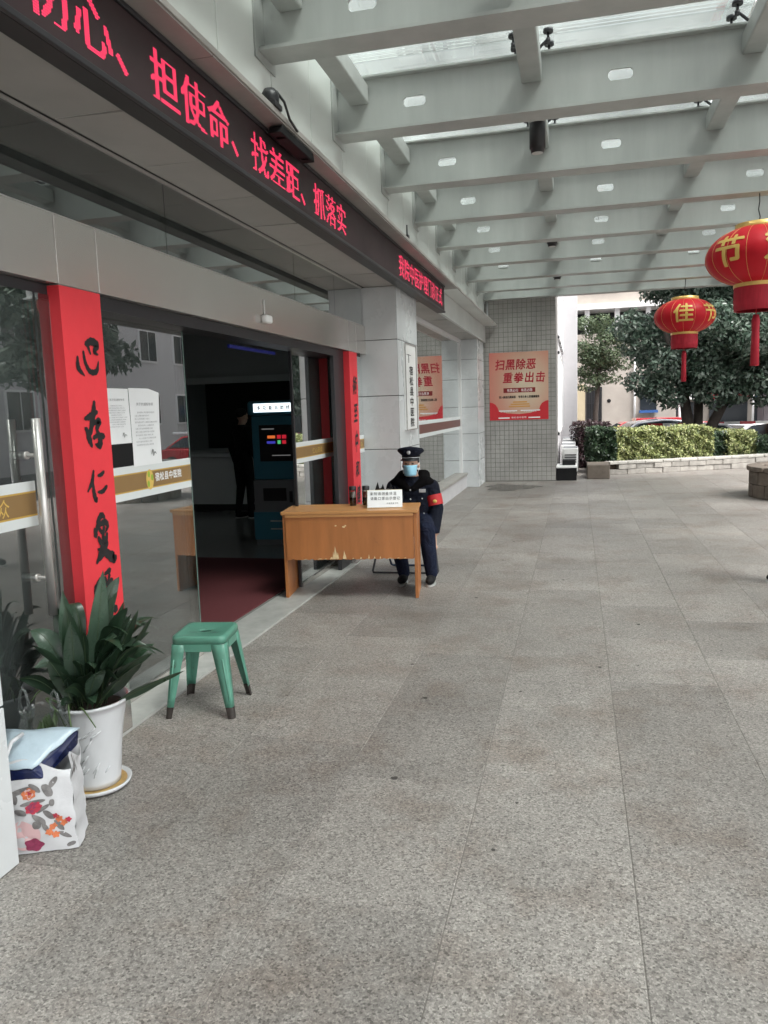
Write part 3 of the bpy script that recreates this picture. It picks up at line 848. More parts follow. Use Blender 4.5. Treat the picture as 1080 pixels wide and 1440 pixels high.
# ------------------------------------------------------------------ LED display
LD = thing('led_display', 'long dark led display board with lit red scrolling text above the doors', 'display board', (-1.85, 6, 2.97))
YL0, YL1 = -1.5, 10.95
MB().box(-1.899, -1.800, YL0, YL1, 2.960, 3.325).build('housing', M['black'], LD, world=True, bevel=0.004)
MB().box(-1.7995, -1.790, YL0 + .02, YL1 - .02, 2.990, 3.298).build('screen', M['ledface'], LD, world=True)
MB().box(-1.7995, -1.780, YL0, YL1, 2.960, 2.986).box(-1.7995, -1.780, YL0, YL1, 3.302, 3.325).build('trim', M['darksteel'], LD, world=True, bevel=0.004)
def raster(g, n):
    vs, fs = g
    hit = np.zeros((n, n), bool)
    xs = (np.arange(n) + .5) / n
    gx, gy = np.meshgrid(xs, xs * 0.98 - 0.10)
    for f in fs:
        for i in range(1, len(f) - 1):
            a, b, c = vs[f[0]], vs[f[i]], vs[f[i + 1]]
            d = (b[0] - a[0]) * (c[1] - a[1]) - (b[1] - a[1]) * (c[0] - a[0])
            if abs(d) < 1e-12: continue
            u = ((gx - a[0]) * (c[1] - a[1]) - (gy - a[1]) * (c[0] - a[0])) / d
            v = ((b[0] - a[0]) * (gy - a[1]) - (b[1] - a[1]) * (gx - a[0])) / d
            hit |= (u >= -.02) & (v >= -.02) & (u + v <= 1.02)
    return hit
ld = MB()
N = 24
def led_char(ch, y0, wch, z0, z1):
    h = raster(GL[ch], N)
    h[:, 1:] |= h[:, :-1].copy()
    dy = wch / N; dz = (z1 - z0) / N
    for r in range(N):
        for c in range(N):
            if h[r, c]:
                yy = y0 + (c + .5) * dy; zz = z0 + (r + .5) * dz
                a = dy * 0.40; b = dz * 0.33
                ld.add([(-1.7885, yy - a, zz - b), (-1.7885, yy + a, zz - b), (-1.7885, yy + a, zz + b), (-1.7885, yy - a, zz + b)], [(0, 1, 2, 3)])
pos = 2.415
for i, ch in enumerate('初心、担使命、找差距、抓落实'):
    led_char(ch, 2.405 + i * 0.269, 0.262, 3.025, 3.255)
for i, ch in enumerate('我院中医护理门诊正式'):
    led_char(ch, 8.06 + i * 0.268, 0.262, 3.025, 3.255)
ld.build('lit_text', M['ledlit'], LD, world=True)
# floodlight with cable over the board, little antenna
fl = thing('floodlight', 'black floodlight clamped on the cornice above the led display', 'floodlight', (-1.70, 4.4, 3.373))
MB().lathe([(0.0, 0.0), (0.035, 0.004), (0.05, 0.025), (0.052, 0.075), (0.034, 0.105), (0.0, 0.11)], 16).build('head', M['black'], fl)
MB().box(-0.05, 0.05, -0.06, 0.06, -0.0, 0.03).build('base', M['black'], fl, bevel=0.004)
MB().path([(0.03, 0.02, 0.1), (0.055, 0.08, 0.06), (0.055, 0.16, -0.01), (0.05, 0.3, -0.03)], 0.008, 6).build('cable', M['black'], fl)
cb_ = thing('junction_tray', 'black metal tray hanging under the cornice beside the floodlight', 'metal tray', (-1.71, 4.77, 3.27))
MB().prism([(-0.30, 0.0), (0.30, 0.0), (0.28, 0.05), (-0.26, 0.05)], -0.045, 0.04, M=Matrix.Rotation(PI / 2, 4, 'Z') @ Matrix.Rotation(PI / 2, 4, 'X')).build('tray', M['matteblack'], cb_, bevel=0.004)
MB().box(-0.03, 0.03, -0.22, -0.19, 0.0, 0.06).box(-0.03, 0.03, 0.20, 0.23, 0.0, 0.06).build('bracket', M['black'], cb_)
at = thing('antenna', 'short black antenna stub standing on the cornice edge', 'antenna', (-1.69, 8.05, 3.373))
MB().tube((0, 0, 0), (0, 0, 0.14), 0.008, n=8).build('rod', M['black'], at)
MB().box(-0.02, 0.02, -0.03, 0.03, 0, 0.04).build('foot', M['black'], at)

# ------------------------------------------------------------------ couplets, notices, signboard, poster
def stroke(mb, pts, O, U, V, k, sw=1.0, off=0.0):
    P = [np.array(p, float) for p in pts]
    P2 = [P[0] * 2 - P[1]] + P + [P[-1] * 2 - P[-2]]
    S = []
    for i in range(1, len(P2) - 2):
        for tt in np.linspace(0, 1, 8, endpoint=(i == len(P2) - 3)):
            a, b, c, d = P2[i - 1], P2[i], P2[i + 1], P2[i + 2]
            S.append(0.5 * ((2 * b) + (-a + c) * tt + (2 * a - 5 * b + 4 * c - d) * tt ** 2 + (-a + 3 * b - 3 * c + d) * tt ** 3))
    S = np.array(S)
    asp = Vector(U).length / Vector(V).length
    T = np.gradient(S[:, :2], axis=0); T[:, 0] *= asp
    T /= np.maximum(np.linalg.norm(T, axis=1, keepdims=True), 1e-6)
    Nn = np.stack([-T[:, 1] / asp, T[:, 0]], 1)
    wv = np.maximum(S[:, 2:3], 0.012) * sw * 0.5
    wv = wv * (1 + 0.10 * np.sin(np.arange(len(S)) * 1.7 + k)[:, None])
    L = S[:, :2] + Nn * wv; R = S[:, :2] - Nn * wv
    O = Vector(O); U = Vector(U); V = Vector(V); Nx = U.cross(V).normalized() * off
    st = S[0, :2] - np.array([T[0, 0] / asp, T[0, 1]]) * wv[0, 0] * 0.8
    en = S[-1, :2] + np.array([T[-1, 0] / asp, T[-1, 1]]) * wv[-1, 0] * 0.8
    pl = [st] + list(R) + [en] + list(L[::-1])
    n = len(S)
    vs = [O + U * float(p[0]) + V * float(p[1]) + Nx for p in [st, en] + list(L) + list(R)]
    fs = [(0, 2 + n, 2), (1, 2 + n - 1, 2 + 2 * n - 1)] + [(2 + i, 2 + n + i, 2 + n + i + 1, 2 + i + 1) for i in range(n - 1)]
    mb.add(vs, fs)
BR = {}
BR['心'] = [[(.03, .5, .06), (.04, .2, .13), (.28, 0, .04)], [(.3, .65, .07), (.36, .35, .10), (.55, .12, .12), (.85, .14, .12), (.97, .42, .03)],
          [(.43, .86, .12), (.7, .95, .17), (.95, .86, .16), (.8, .68, .10), (.97, .6, .04)], [(.5, .85, .10), (.62, .6, .05)]]
BR['存'] = [[(.05, .62, .06), (.35, .67, .12), (.72, .76, .07)], [(.6, .98, .07), (.5, .7, .13), (.25, .3, .10), (.02, .42, .05)], [(.10, .42, .06), (.2, .2, .13), (.32, .02, .06)],
          [(.42, .5, .06), (.8, .56, .12), (.62, .38, .08)], [(.62, .38, .06), (.78, .2, .12), (.74, .03, .13), (.5, .06, .03)], [(.42, .2, .07), (.7, .25, .09), (1, .22, .11)]]
BR['仁'] = [[(.35, .97, .07), (.25, .65, .13), (.0, .35, .05)], [(.28, .6, .08), (.3, .3, .13), (.38, .03, .13), (.46, .12, .03)], [(.55, .8, .06), (.72, .82, .11), (.88, .90, .09)], [(.5, .28, .06), (.75, .28, .12), (.98, .42, .10)]]
BR['爱'] = [[(.2, .85, .06), (.45, .97, .11), (.62, .92, .06)], [(.4, .97, .06), (.25, .8, .10), (.1, .62, .05)], [(.05, .74, .05), (.1, .58, .11)], [(.2, .76, .06), (.6, .82, .11), (.75, .72, .08), (.6, .6, .03)],
          [(.3, .7, .07), (.45, .6, .07)], [(.55, .72, .07), (.45, .5, .07)], [(.22, .54, .06), (.35, .42, .10), (.6, .44, .09), (.7, .58, .05)], [(.55, .5, .08), (.35, .25, .12), (.05, .02, .05)],
          [(.3, .42, .06), (.62, .4, .10), (.45, .2, .11), (.2, .05, .03)], [(.15, .3, .04), (.55, .18, .13), (.98, .02, .18), (1, .08, .04)]]
BR['暖'] = [[(.05, .75, .07), (.08, .5, .13), (.12, .35, .10)], [(.08, .75, .06), (.35, .82, .10), (.38, .4, .11)], [(.12, .58, .06), (.35, .62, .06)], [(.12, .38, .06), (.36, .42, .06)],
          [(.55, .93, .06), (.82, .98, .10)], [(.55, .85, .07), (.6, .78, .05)], [(.78, .88, .07), (.7, .78, .05)], [(.5, .7, .06), (.9, .76, .08)], [(.72, .78, .07), (.6, .5, .11), (.3, .2, .05)],
          [(.5, .55, .06), (.95, .6, .08)], [(.55, .48, .06), (.85, .45, .10), (.6, .2, .10), (.4, .02, .05)], [(.5, .4, .05), (.75, .2, .12), (1, .1, .13)]]
def couplet(name_label, y0, y1, z0, z1, depth):
    c = thing('couplet_strip', name_label, 'couplet', (-2.3, (y0 + y1) / 2, z0), 0, 'red paper couplets on the door pillars')
    p = MB()
    n = 14                                            # slightly wavy paper wrapped over front and near side
    vs = []
    for i in range(n + 1):
        z = z0 + (z1 - z0) * i / n
        wv = 0.003 * math.sin(i * 1.9)
        yb = y1 - 0.004 - (0.018 if i == 0 else 0)
        vs += [(-2.3 - depth, y0 - 0.004, z), (-2.297, y0 - 0.004 + wv * .3, z), (-2.2955 + abs(wv) * .6, (y0 + y1) / 2, z), (-2.297 + abs(wv) * .3, yb, z)]
    fs = []
    for i in range(n):
        for j in range(3):
            a = i * 4 + j
            fs.append((a, a + 1, a + 5, a + 4))
    p.add(vs, fs)
    o = p.build('paper', M['redpaper'], c, world=True)
    so_ = o.modifiers.new('solid', 'SOLIDIFY'); so_.thickness = 0.001; so_.offset = -1
    return c
c1 = couplet('red paper couplet strip with large black brush characters behind the potted plant', 3.175, 3.49, 0.33, 2.262, 0.16)
# characters: (centre z, height, y offset, width)
for i, (ch, zc, hh, yc, ww) in enumerate((('心', 1.945, 0.175, 3.343, 0.175), ('存', 1.625, 0.225, 3.345, 0.150), ('仁', 1.325, 0.155, 3.335, 0.160), ('爱', 1.06, 0.24, 3.35, 0.155), ('暖', 0.775, 0.24, 3.325, 0.165))):
    im = MB()
    for k, stq in enumerate(BR[ch]):
        stroke(im, stq, (-2.2925, yc - ww / 2, zc - hh / 2), (0, ww, 0), (0, 0.02 * hh, hh), i * 7 + k, 1.32, 0.00012 * k)
    im.build('character', M['ink'], c1, world=True)
c2 = couplet('narrow looking red paper couplet strip on the far door pillar beside the white column', 7.845, 8.14, 0.30, 2.262, 0.19)
for ch, zc, hh, ww in (('術', 1.93, 0.20, 0.16), ('至', 1.64, 0.22, 0.14), ('中', 1.34, 0.24, 0.13), ('和', 1.04, 0.18, 0.14), ('健', 0.76, 0.2, 0.15)):
    im = MB().text(ch, (-2.2925, 7.99 - ww / 2, zc - hh / 2), (0, ww, .01), (0, .03, hh), bold=.05)
    im.build('character', M['ink'], c2, world=True)

def notice(label, y0, y1, z0, z1, seed, curl):
    r = random.Random(seed)
    n = thing('paper_notice', label, 'notice', (XS + .01, (y0 + y1) / 2, z0), 0, 'paper notices taped on the sliding door')
    p = MB(); nx, nz = 6, 8
    vs = []
    for i in range(nz + 1):
        for j in range(nx + 1):
            u, v = j / nx, i / nz
            lift = 0.002 + curl * max(0, u - .6) ** 2 * max(0, v - .5) * 3 + 0.0015 * math.sin(u * 7 + v * 4)
            vs.append((XS + .0085 + lift, y0 + (y1 - y0) * u, z0 + (z1 - z0) * v + (0.0 if curl == 0 else -0.02 * max(0, u - .7) * v * 4)))
    fs = [(i * (nx + 1) + j, i * (nx + 1) + j + 1, (i + 1) * (nx + 1) + j + 1, (i + 1) * (nx + 1) + j) for i in range(nz) for j in range(nx)]
    p.add(vs, fs, 0, True)
    p.build('sheet', M['paper'], n, world=True)
    t = MB()
    wd = y1 - y0; h = z1 - z0
    xx = XS + .0145
    t.text('关于的通知专项', (xx, y0 + wd * .2, z1 - h * .22), (0, wd * .085, 0), (0, 0, h * .045), 1.0)
    zz = z1 - h * .32; k = 0
    while zz > z0 + h * .26:
        a = .12 if k % 4 else .22
        e = r.uniform(.6, .9)
        u = a
        while u < e:
            ch = r.choice('深入推进专项斗争人民健康服务通知')
            t.glyph(GL[ch], (xx, y0 + wd * u, zz), (0, wd * .042, 0), (0, 0, h * .024))
            u += .047
        zz -= h * .042; k += 1
    t.build('print', M['greyprint'], n, world=True, kind='stuff')
    s = MB()
    stroke(s, [(.0, .3, .05), (.3, .8, .12), (.35, .1, .06), (.6, .5, .1), (.9, .3, .05)], (xx, y0 + wd * .62, z0 + h * .1), (0, wd * .2, 0), (0, 0, h * .12), 3)
    s.build('signature', M['ink'], n, world=True)
notice('white paper notice half hidden behind the red couplet on the sliding door', 3.77, 4.015, 1.505, 1.815, 3, 0.0)
notice('larger white paper notice with curled corner above the brown band', 4.02, 4.335, 1.365, 1.82, 5, 0.05)
dk = thing('dark_card', 'dark card square stuck on the sliding door under the smaller notice', 'card', (XS, 3.9, 1.38))
MB().box(XS + .0064, XS + .0075, 3.80, 4.03, 1.376, 1.503).build('sheet', M['matteblack'], dk, world=True)

# vertical hospital name board on the column
sb = thing('name_board', 'tall white vertical name board with black characters on the white column', 'sign board', (-1.92, 9.08, 1.4))
MB().box(-1.929, -1.907, 8.78, 9.40, 1.40, 2.40).build('board', M['white'], sb, world=True, bevel=0.004)
MB().box(-1.907, -1.905, 8.80, 9.38, 1.42, 2.38).build('face', M['white'], sb, world=True)
fr_ = MB()
for a, b, c, d in ((8.78, 8.79, 1.40, 2.40), (9.39, 9.40, 1.40, 2.40), (8.79, 9.39, 1.40, 1.41), (8.79, 9.39, 2.39, 2.40)):
    fr_.box(-1.907, -1.898, a, b, c, d)
fr_.build('edge', M['cornice'], sb, world=True)
MB().text('宿松县中医院', (-1.9035, 8.98, 2.05), (0, .22, 0), (0, 0, .110), 1.10, src=GLB, vertical=True, bold=.05).build('lettering', M['ink'], sb, world=True)
MB().text('一', (-1.9035, 8.85, 2.24), (0, .26, 0), (0, 0, .08)).box(-1.9045, -1.9035, 8.96, 8.99, 2.18, 2.28).build('crest', M['ink'], sb, world=True)

# campaign poster on the tiled pier
po = thing('poster', 'red and beige campaign poster on the grey tiled pier', 'poster', (-1.2, 16.99, 1.38))
X0, X1, Z0, Z1 = -1.835, -0.585, 1.335, 2.775
m, t, p = new_mat('poster print')
tc = nd(t, 'ShaderNodeTexCoord'); sx = nd(t, 'ShaderNodeSeparateXYZ'); t.links.new(tc.outputs['Generated'], sx.inputs[0])
gr = nd(t, 'ShaderNodeTexGradient'); gr.gradient_type = 'SPHERICAL'
mp = nd(t, 'ShaderNodeMapping'); mp.inputs['Location'].default_value = (-0.72, 0, -0.5); mp.inputs['Scale'].default_value = (1.15, 0.0, 0.95)
t.links.new(tc.outputs['Generated'], mp.inputs[0]); t.links.new(mp.outputs[0], gr.inputs[0])
rp = nd(t, 'ShaderNodeValToRGB'); e = rp.color_ramp.elements
e[0].position = 0.0; e[0].color = (0.55, 0.10, 0.09, 1); e[1].position = 0.85; e[1].color = (0.60, 0.50, 0.37, 1)
x = e.new(0.45); x.color = (0.58, 0.29, 0.21, 1)
t.links.new(gr.outputs[0], rp.inputs[0]); t.links.new(rp.outputs[0], p.inputs['Base Color']); p.inputs['Roughness'].default_value = 0.5
YP = 16.992
MB().box(X0, X1, YP, YP + .006, Z0, Z1).build('sheet', m, po, world=True)
W, Hh = X1 - X0, Z1 - Z0
def PZ(u, v): return (X0 + W * u, Z0 + Hh * v)
red = MB()
lob = [(0, 0)] + [(0, .27)] + [(.05, .26), (.10, .235), (.135, .19), (.155, .14), (.3, .10), (.5, .085), (.7, .10), (.845, .15), (.86, .20), (.89, .24), (.95, .27), (1, .28)] + [(1, 0)]
red.add([(PZ(u, v)[0], YP - .0012, PZ(u, v)[1]) for u, v in lob], [list(range(len(lob)))])
red.build('red_swash', mat('poster red', (0.55, 0.02, 0.03), 0.5), po, world=True)
tx = MB()
def ptxt(mb, s, u, v, wu, hv, adv, d, src=GL, sk=0.0, bold=0.0):
    mb.text(s, (PZ(u, v)[0], YP - d, PZ(u, v)[1]), (W * wu, 0, 0), (W * wu * sk, 0, Hh * hv), adv, src=src, bold=bold)
ptxt(tx, '扫黑除恶', .09, .755, .17, .165, 1.03, .0018, GLB, .12, .045)
ptxt(tx, '重拳出击', .22, .56, .17, .165, 1.08, .0018, GLB, .12, .045)
tx.build('title', mat('poster crimson', (0.42, 0.018, 0.035), 0.5), po, world=True)
bd = MB().box(PZ(.24, 0)[0], PZ(.78, 0)[0], YP - .0022, YP - .0005, PZ(0, .405)[1], PZ(0, .475)[1])
bd.build('slogan_bar', mat('poster dark red', (0.25, 0.02, 0.02), 0.5), po, world=True)
b2 = MB(); ptxt(b2, '有黑必扫', .30, .42, .048, .05, 1.0, .003); ptxt(b2, '有恶必除', .54, .42, .048, .05, 1.0, .003)
ptxt(b2, '深入推进专项斗争', .18, .115, .03, .025, 1.05, .003); ptxt(b2, '人民健康服务', .58, .115, .035, .025, 1.05, .003)
b2.box(PZ(.16, 0)[0], PZ(.47, 0)[0], YP - .003, YP - .001, PZ(0, .13)[1], PZ(0, .145)[1]).box(PZ(.53, 0)[0], PZ(.86, 0)[0], YP - .003, YP - .001, PZ(0, .13)[1], PZ(0, .145)[1])
b2.box(PZ(.15, 0)[0], PZ(.34, 0)[0], YP - .003, YP - .001, PZ(0, .022)[1], PZ(0, .040)[1]).box(PZ(.66, 0)[0], PZ(.86, 0)[0], YP - .003, YP - .001, PZ(0, .022)[1], PZ(0, .040)[1])
ptxt(b2, '宿松县中医院', .37, .025, .04, .03, 1.1, .003)
b2.build('white_print', M['whitetext'], po, world=True)
b3 = MB(); ptxt(b3, '深入推进扫黑除恶', .16, .325, .036, .04, 1.0, .0018, bold=.06); ptxt(b3, '专项斗争人民健康服务', .49, .325, .036, .04, 1.0, .0018, bold=.06)
b3.build('black_print', M['ink'], po, world=True)
b4 = MB()
for k, (u, wu) in enumerate(((.40, .24), (.36, .32), (.33, .36))):
    b4.box(PZ(u, 0)[0], PZ(u + wu, 0)[0], YP - .0018, YP - .0004, PZ(0, .255 - k * .033)[1], PZ(0, .275 - k * .033)[1])
b4.build('orange_print', mat('poster orange', (0.60, 0.30, 0.08), 0.5), po, world=True)

# ------------------------------------------------------------------ red lanterns
def fine(g):
    import bmesh
    bm = bmesh.new()
    vs = [bm.verts.new((float(u), float(v), 0)) for u, v in g[0]]
    for f in g[1]:
        try: bm.faces.new([vs[i] for i in f])
        except ValueError: pass
    bmesh.ops.triangulate(bm, faces=bm.faces[:])
    for _ in range(4):
        ed = [e for e in bm.edges if e.calc_length() > .07]
        if not ed: break
        bmesh.ops.subdivide_edges(bm, edges=ed, cuts=1)
        bmesh.ops.triangulate(bm, faces=bm.faces[:])
    bm.verts.index_update()
    out = ([(v.co.x, v.co.y) for v in bm.verts], [[v.index for v in f.verts] for f in bm.faces])
    bm.free()
    return out
def lantern(loc, rot, label):
    L = thing('red_lantern', label, 'lantern', loc, rot, 'red festival lanterns hung from the canopy')
    R, Hs = 0.545, 0.33
    def surf(th, ph, k=1.0):
        f = (1 - 0.012 * (0.5 + 0.5 * math.cos(th * 16)))
        return (R * math.cos(ph) * math.cos(th) * f * k, R * math.cos(ph) * math.sin(th) * f * k, Hs * math.sin(ph) * k)
    b = MB(); nu, nv = 96, 24
    p0, p1 = -1.14, 1.14
    vs = [surf(2 * PI * j / nu, p0 + (p1 - p0) * i / nv) for i in range(nv + 1) for j in range(nu)]
    fs = [(i * nu + j, i * nu + (j + 1) % nu, (i + 1) * nu + (j + 1) % nu, (i + 1) * nu + j) for i in range(nv) for j in range(nu)]
    b.add(vs, fs, 0, True).build('body', M['red'], L)
    for k in range(16):
        th = 2 * PI * (k + .0) / 16
        MB().path([surf(th, p0 + (p1 - p0) * i / 14, 1.004) for i in range(15)], 0.0019, 4).build('rib', M['goldtrim'], L)
    zt, zb = Hs * math.sin(p1), Hs * math.sin(p0)
    rt = R * math.cos(p1)
    MB().lathe([(rt + .012, zt - .015), (rt + .014, zt + .045), (rt - .012, zt + .05), (0.0, zt + .03)], 40).build('cap', M['goldtrim'], L)
    MB().lathe([(rt + .012, zb + .015), (rt + .016, zb - .035), (rt - .005, zb - .037)], 40).build('bottom_ring', M['goldtrim'], L)
    MB().lathe([(rt + .008, zb - .036), (rt + .012, zb - .17), (rt + .002, zb - .29), (rt - .02, zb - .29)], 60, fn=lambda th, z: 1 + 0.012 * math.sin(th * 30)).build('skirt', M['redfringe'], L)
    MB().tube((0, 0, zb - .02), (0, 0, zb - .36), 0.006, n=6).build('tassel_cord', M['red'], L)
    MB().lathe([(0.0, zb - .33), (0.03, zb - .335), (0.045, zb - .40), (0.04, zb - .5), (0.048, zb - .9), (0.0, zb - .9)], 16, fn=lambda th, z: 1 + 0.1 * math.sin(th * 8)).build('tassel', M['redfringe'], L)
    MB().path([(0, 0, zt + .03), (0.012, 0.004, zt + .12), (-0.008, 0, zt + .2), (0.004, 0, zt + .28), (0, 0, 3.871 - loc[2])], 0.006, 6).build('wire', M['black'], L)
    # four gold characters round the belly
    for k, ch in enumerate(('佳节欢度' if loc[1] > 12 else '节欢度佳')):
        tm = MB(); th0 = -PI / 2 + k * math.radians(60)
        vs, fs = fine(GLB[ch])
        for q, (du, dv) in enumerate(((0, 0), (.04, 0), (.02, .025))):
            out = []
            for u, v in vs:
                th = th0 + (float(u) + du - .5) * 0.40 / R * 0.95
                ph = (float(v) + dv - .38) * 0.38 / Hs * 0.95 + 0.06
                out.append(surf(th, ph, 1.012 + q * .0004))
            tm.add(out, fs)
        tm.build('lettering', M['goldtext'], L)
    return L
# viewer sits towards -Y; rot turns the characters round the bulb
lantern((1.95, 9.62, 3.205), math.radians(-46), 'larger looking red lantern with gold character nearest the viewer at the right edge')
lantern((1.95, 15.66, 3.19), math.radians(-10), 'smaller looking red lantern hanging from the last canopy beam before the tree')

# ------------------------------------------------------------------ desk and what stands on it
A = math.atan2(0.175, 1.19)
DK = thing('wooden_desk', 'worn orange brown wooden desk with chipped front panel beside the open door', 'desk', (-2.515, 6.30, 0), A)
DL, DD, DH = 1.185, 0.50, 0.785
MB().box(-0.01, DL + 0.01, -0.012, DD, DH - 0.028, DH).build('top', M['woodtop'], DK, bevel=0.005)
for x0 in (0.0, DL - 0.028):
    MB().box(x0, x0 + 0.028, 0.012, DD - 0.02, 0.0, DH - 0.029).build('side_panel', M['wood'], DK, bevel=0.003)
# front panel with a ragged lower edge
fp = MB(); n = 60
low = [0.352 + (0.004 * random.random() if random.random() < .75 else 0.013 * random.random()) for _ in range(n + 1)]
vs = []
for i in range(n + 1):
    x = 0.029 + (DL - 0.058) * i / n
    vs += [(x, 0.0, low[i]), (x, 0.0, DH - 0.029), (x, 0.018, low[i]), (x, 0.018, DH - 0.029)]
fs = []
for i in range(n):
    a = i * 4; b = a + 4
    fs += [(a, b, b + 1, a + 1), (a + 2, a + 3, b + 3, b + 2), (a, a + 2, b + 2, b)]
fp.add(vs, fs).build('front_panel', M['wood'], DK)
ch = MB()
def chip(x, z0, w_, h_):
    pts = [(x - w_ * .5, z0)]
    k = 5
    for i in range(k + 1):
        u = i / k
        pts.append((x + w_ * (u - .5), z0 + h_ * (1 - abs(u - .45) * 1.7) * random.uniform(.7, 1)))
    pts.append((x + w_ * .5, z0))
    pts = [(a, max(z0 + .0005 * i, b)) for i, (a, b) in enumerate(pts)]
    ch.add([(a, -0.0012, b) for a, b in pts], [list(range(len(pts)))])
for x, w_, h_ in ((.445, .012, .10), (.465, .035, .14), (.485, .02, .07), (.545, .03, .085), (.43, .03, .03), (.76, .012, .055), (.69, .02, .022), (.81, .015, .03), (.86, .012, .03), (.33, .05, .012), (.20, .04, .008), (.38, .03, .010), (.62, .015, .015), (.95, .05, .01), (1.02, .03, .012), (1.08, .03, .010)):
    chip(x, 0.358, w_, h_)
for x, z, w_ in ((.475, .655, .022), (.545, .645, .03), (.56, .655, .02)):
    ch.add([(x + w_ * .5 * math.cos(a) * random.uniform(.6, 1.1), -0.0012, z + .008 * math.sin(a) * random.uniform(.6, 1.2)) for a in [2 * PI * i / 8 for i in range(8)]], [list(range(8))])
ch.build('chip', M['barewood'], DK, kind='stuff')
MB().box(0.03, DL - 0.03, -0.0105, 0.014, DH - 0.05, DH - 0.0295).build('top_edge', M['woodtop'], DK)
def on_desk(x, y): return DK.matrix_basis @ Vector((x, y, 0))
bpy.context.view_layer.update()
def deskpt(x, y):
    v = WM[DK] @ Vector((x, y, 0)); return (v.x, v.y, DH + 0.0005)
def bottle(x, y, label, col):
    b = thing('tea_bottle', label, 'bottle', deskpt(x, y), 0, 'tea bottles on the desk')
    MB().lathe([(0, 0.001), (.030, 0.001), (.032, .01), (.032, .135), (.026, .145)], 18).build('glass_body', M['teaglass'], b)
    MB().lathe([(0, .004), (.028, .004), (.028, .075), (0, .075)], 16).build('tea', M['tea'], b)
    MB().lathe([(.0285, .076), (.0285, .125), (0, .125)], 16).build('label_wrap', col, b)
    MB().lathe([(.033, .142), (.034, .17), (.03, .178), (0, .178)], 18).build('cap', M['black'], b)
bottle(.585, .36, 'tea bottle at the left with dark tea on the wooden desk', M['cornice'])
bottle(.705, .37, 'tea bottle beside the tent sign with pinkish middle', M['pinkish'])
# tent sign
ts = thing('tent_sign', 'white paper sign on a wooden tent stand on the desk', 'sign', deskpt(.89, .22), A + math.radians(3))
pr = [(-0.075, 0.0), (0.105, 0.0), (0.018, 0.152), (0.008, 0.152)]
MX = Matrix(((0, 0, 1, 0), (1, 0, 0, 0), (0, 1, 0, 0), (0, 0, 0, 1)))
st_ = MB().prism(pr, -0.155, 0.155, M=MX).build('stand', M['barewood'], ts)
MB().prism([(-0.07, 0.002), (0.10, 0.002), (0.014, 0.150), (0.011, 0.150)], -0.158, -0.1555, M=MX).build('side_dark', M['matteblack'], st_)  # dark side face of the wooden stand
sl_ = Vector((0, 0.083, 0.152)).normalized(); nn = Vector((0, -sl_.z, sl_.y))
def TS(u, v, d=0.0):
    P = Vector((u, -0.077, 0.004)) + sl_ * v + nn * d
    return P
sh = MB(); nx, nz = 8, 4
vs = [TS(-.15 + .31 * j / nx, 0.166 * i / nz, 0.002 + 0.004 * math.sin(j * .9 + i) ** 2) for i in range(nz + 1) for j in range(nx + 1)]
sh.add(vs, [(i * (nx + 1) + j, i * (nx + 1) + j + 1, (i + 1) * (nx + 1) + j + 1, (i + 1) * (nx + 1) + j) for i in range(nz) for j in range(nx)], 0, True).build('sheet', M['paper'], ts)
tt = MB()
tt.text('来院请测量体温', TS(-.128, .118, .0075), (.030, 0, 0), sl_ * .033, 1.15)
tt.text('请戴口罩出示登记', TS(-.125, .072, .0075), (.030, 0, 0), sl_ * .033, 1.12)
tt.text('中医院保卫科', TS(.02, .03, .0075), (.016, 0, 0), sl_ * .017, 1.1)
tt.build('lettering', M['ink'], ts)
# black plastic bag on the far side of the desk
pb = thing('black_bag', 'crumpled black plastic bag with pointed handles on the desk beside the guard', 'bag', deskpt(.70 + .18, .40))
bb = MB().ell((0, 0, .075), (.125, .06, .075), 22, 12)
vv = []
for (x, y, z) in bb.v:
    k = 1 + 0.16 * math.sin(x * 60 + z * 31) * math.cos(y * 47 + x * 23)
    vv.append((x * k, y * k, max(0.001, .075 + (z - .075) * k)))
bb.v = vv
for (x, h_) in ((-.07, .21), (-.02, .19), (.06, .20), (.1, .17)):
    bb.add([(x - .03, -.02, .11), (x + .03, -.02, .11), (x + .02, .02, .11), (x - .02, .02, .11), (x + random.uniform(-.01, .01), 0, h_)], [(0, 1, 4), (1, 2, 4), (2, 3, 4), (3, 0, 4)])
bb.build('sack', mat('black bin liner', (0.008, 0.008, 0.009), 0.3, bump=0.8, bscale=40), pb)

# ------------------------------------------------------------------ people
def voxel_body(name, mb, mats, pick, parent, voxel=0.009, smooth=6):
    me = bpy.data.meshes.new(name)
    me.from_pydata(mb.v, [], mb.f)
    o = link(bpy.data.objects.new(name, me))
    r = o.modifiers.new('r', 'REMESH'); r.mode = 'VOXEL'; r.voxel_size = voxel
    s = o.modifiers.new('s', 'SMOOTH'); s.iterations = smooth; s.factor = 0.5
    bpy.context.view_layer.update()
    dg = bpy.context.evaluated_depsgraph_get()
    m2 = bpy.data.meshes.new_from_object(o.evaluated_get(dg))
    bpy.data.objects.remove(o); bpy.data.meshes.remove(me)
    m2.name = name
    for mm in mats: m2.materials.append(mm)
    n = len(m2.polygons)
    cs = np.zeros(n * 3); m2.polygons.foreach_get('center', cs); cs = cs.reshape(-1, 3)
    m2.polygons.foreach_set('material_index', pick(cs).astype(np.int32))
    m2.polygons.foreach_set('use_smooth', [True] * n)
    o = link(bpy.data.objects.new(name, m2))
    adopt(o, parent)
    return o
def limb(mb, pts, rs, n=12):
    """tapered chain with ball joints"""
    for (a, b, ra, rb) in zip(pts[:-1], pts[1:], rs[:-1], rs[1:]):
        mb.tube(a, b, ra, rb, n)
    for p, r in zip(pts, rs):
        mb.ell(p, (r, r, r), n, 8)
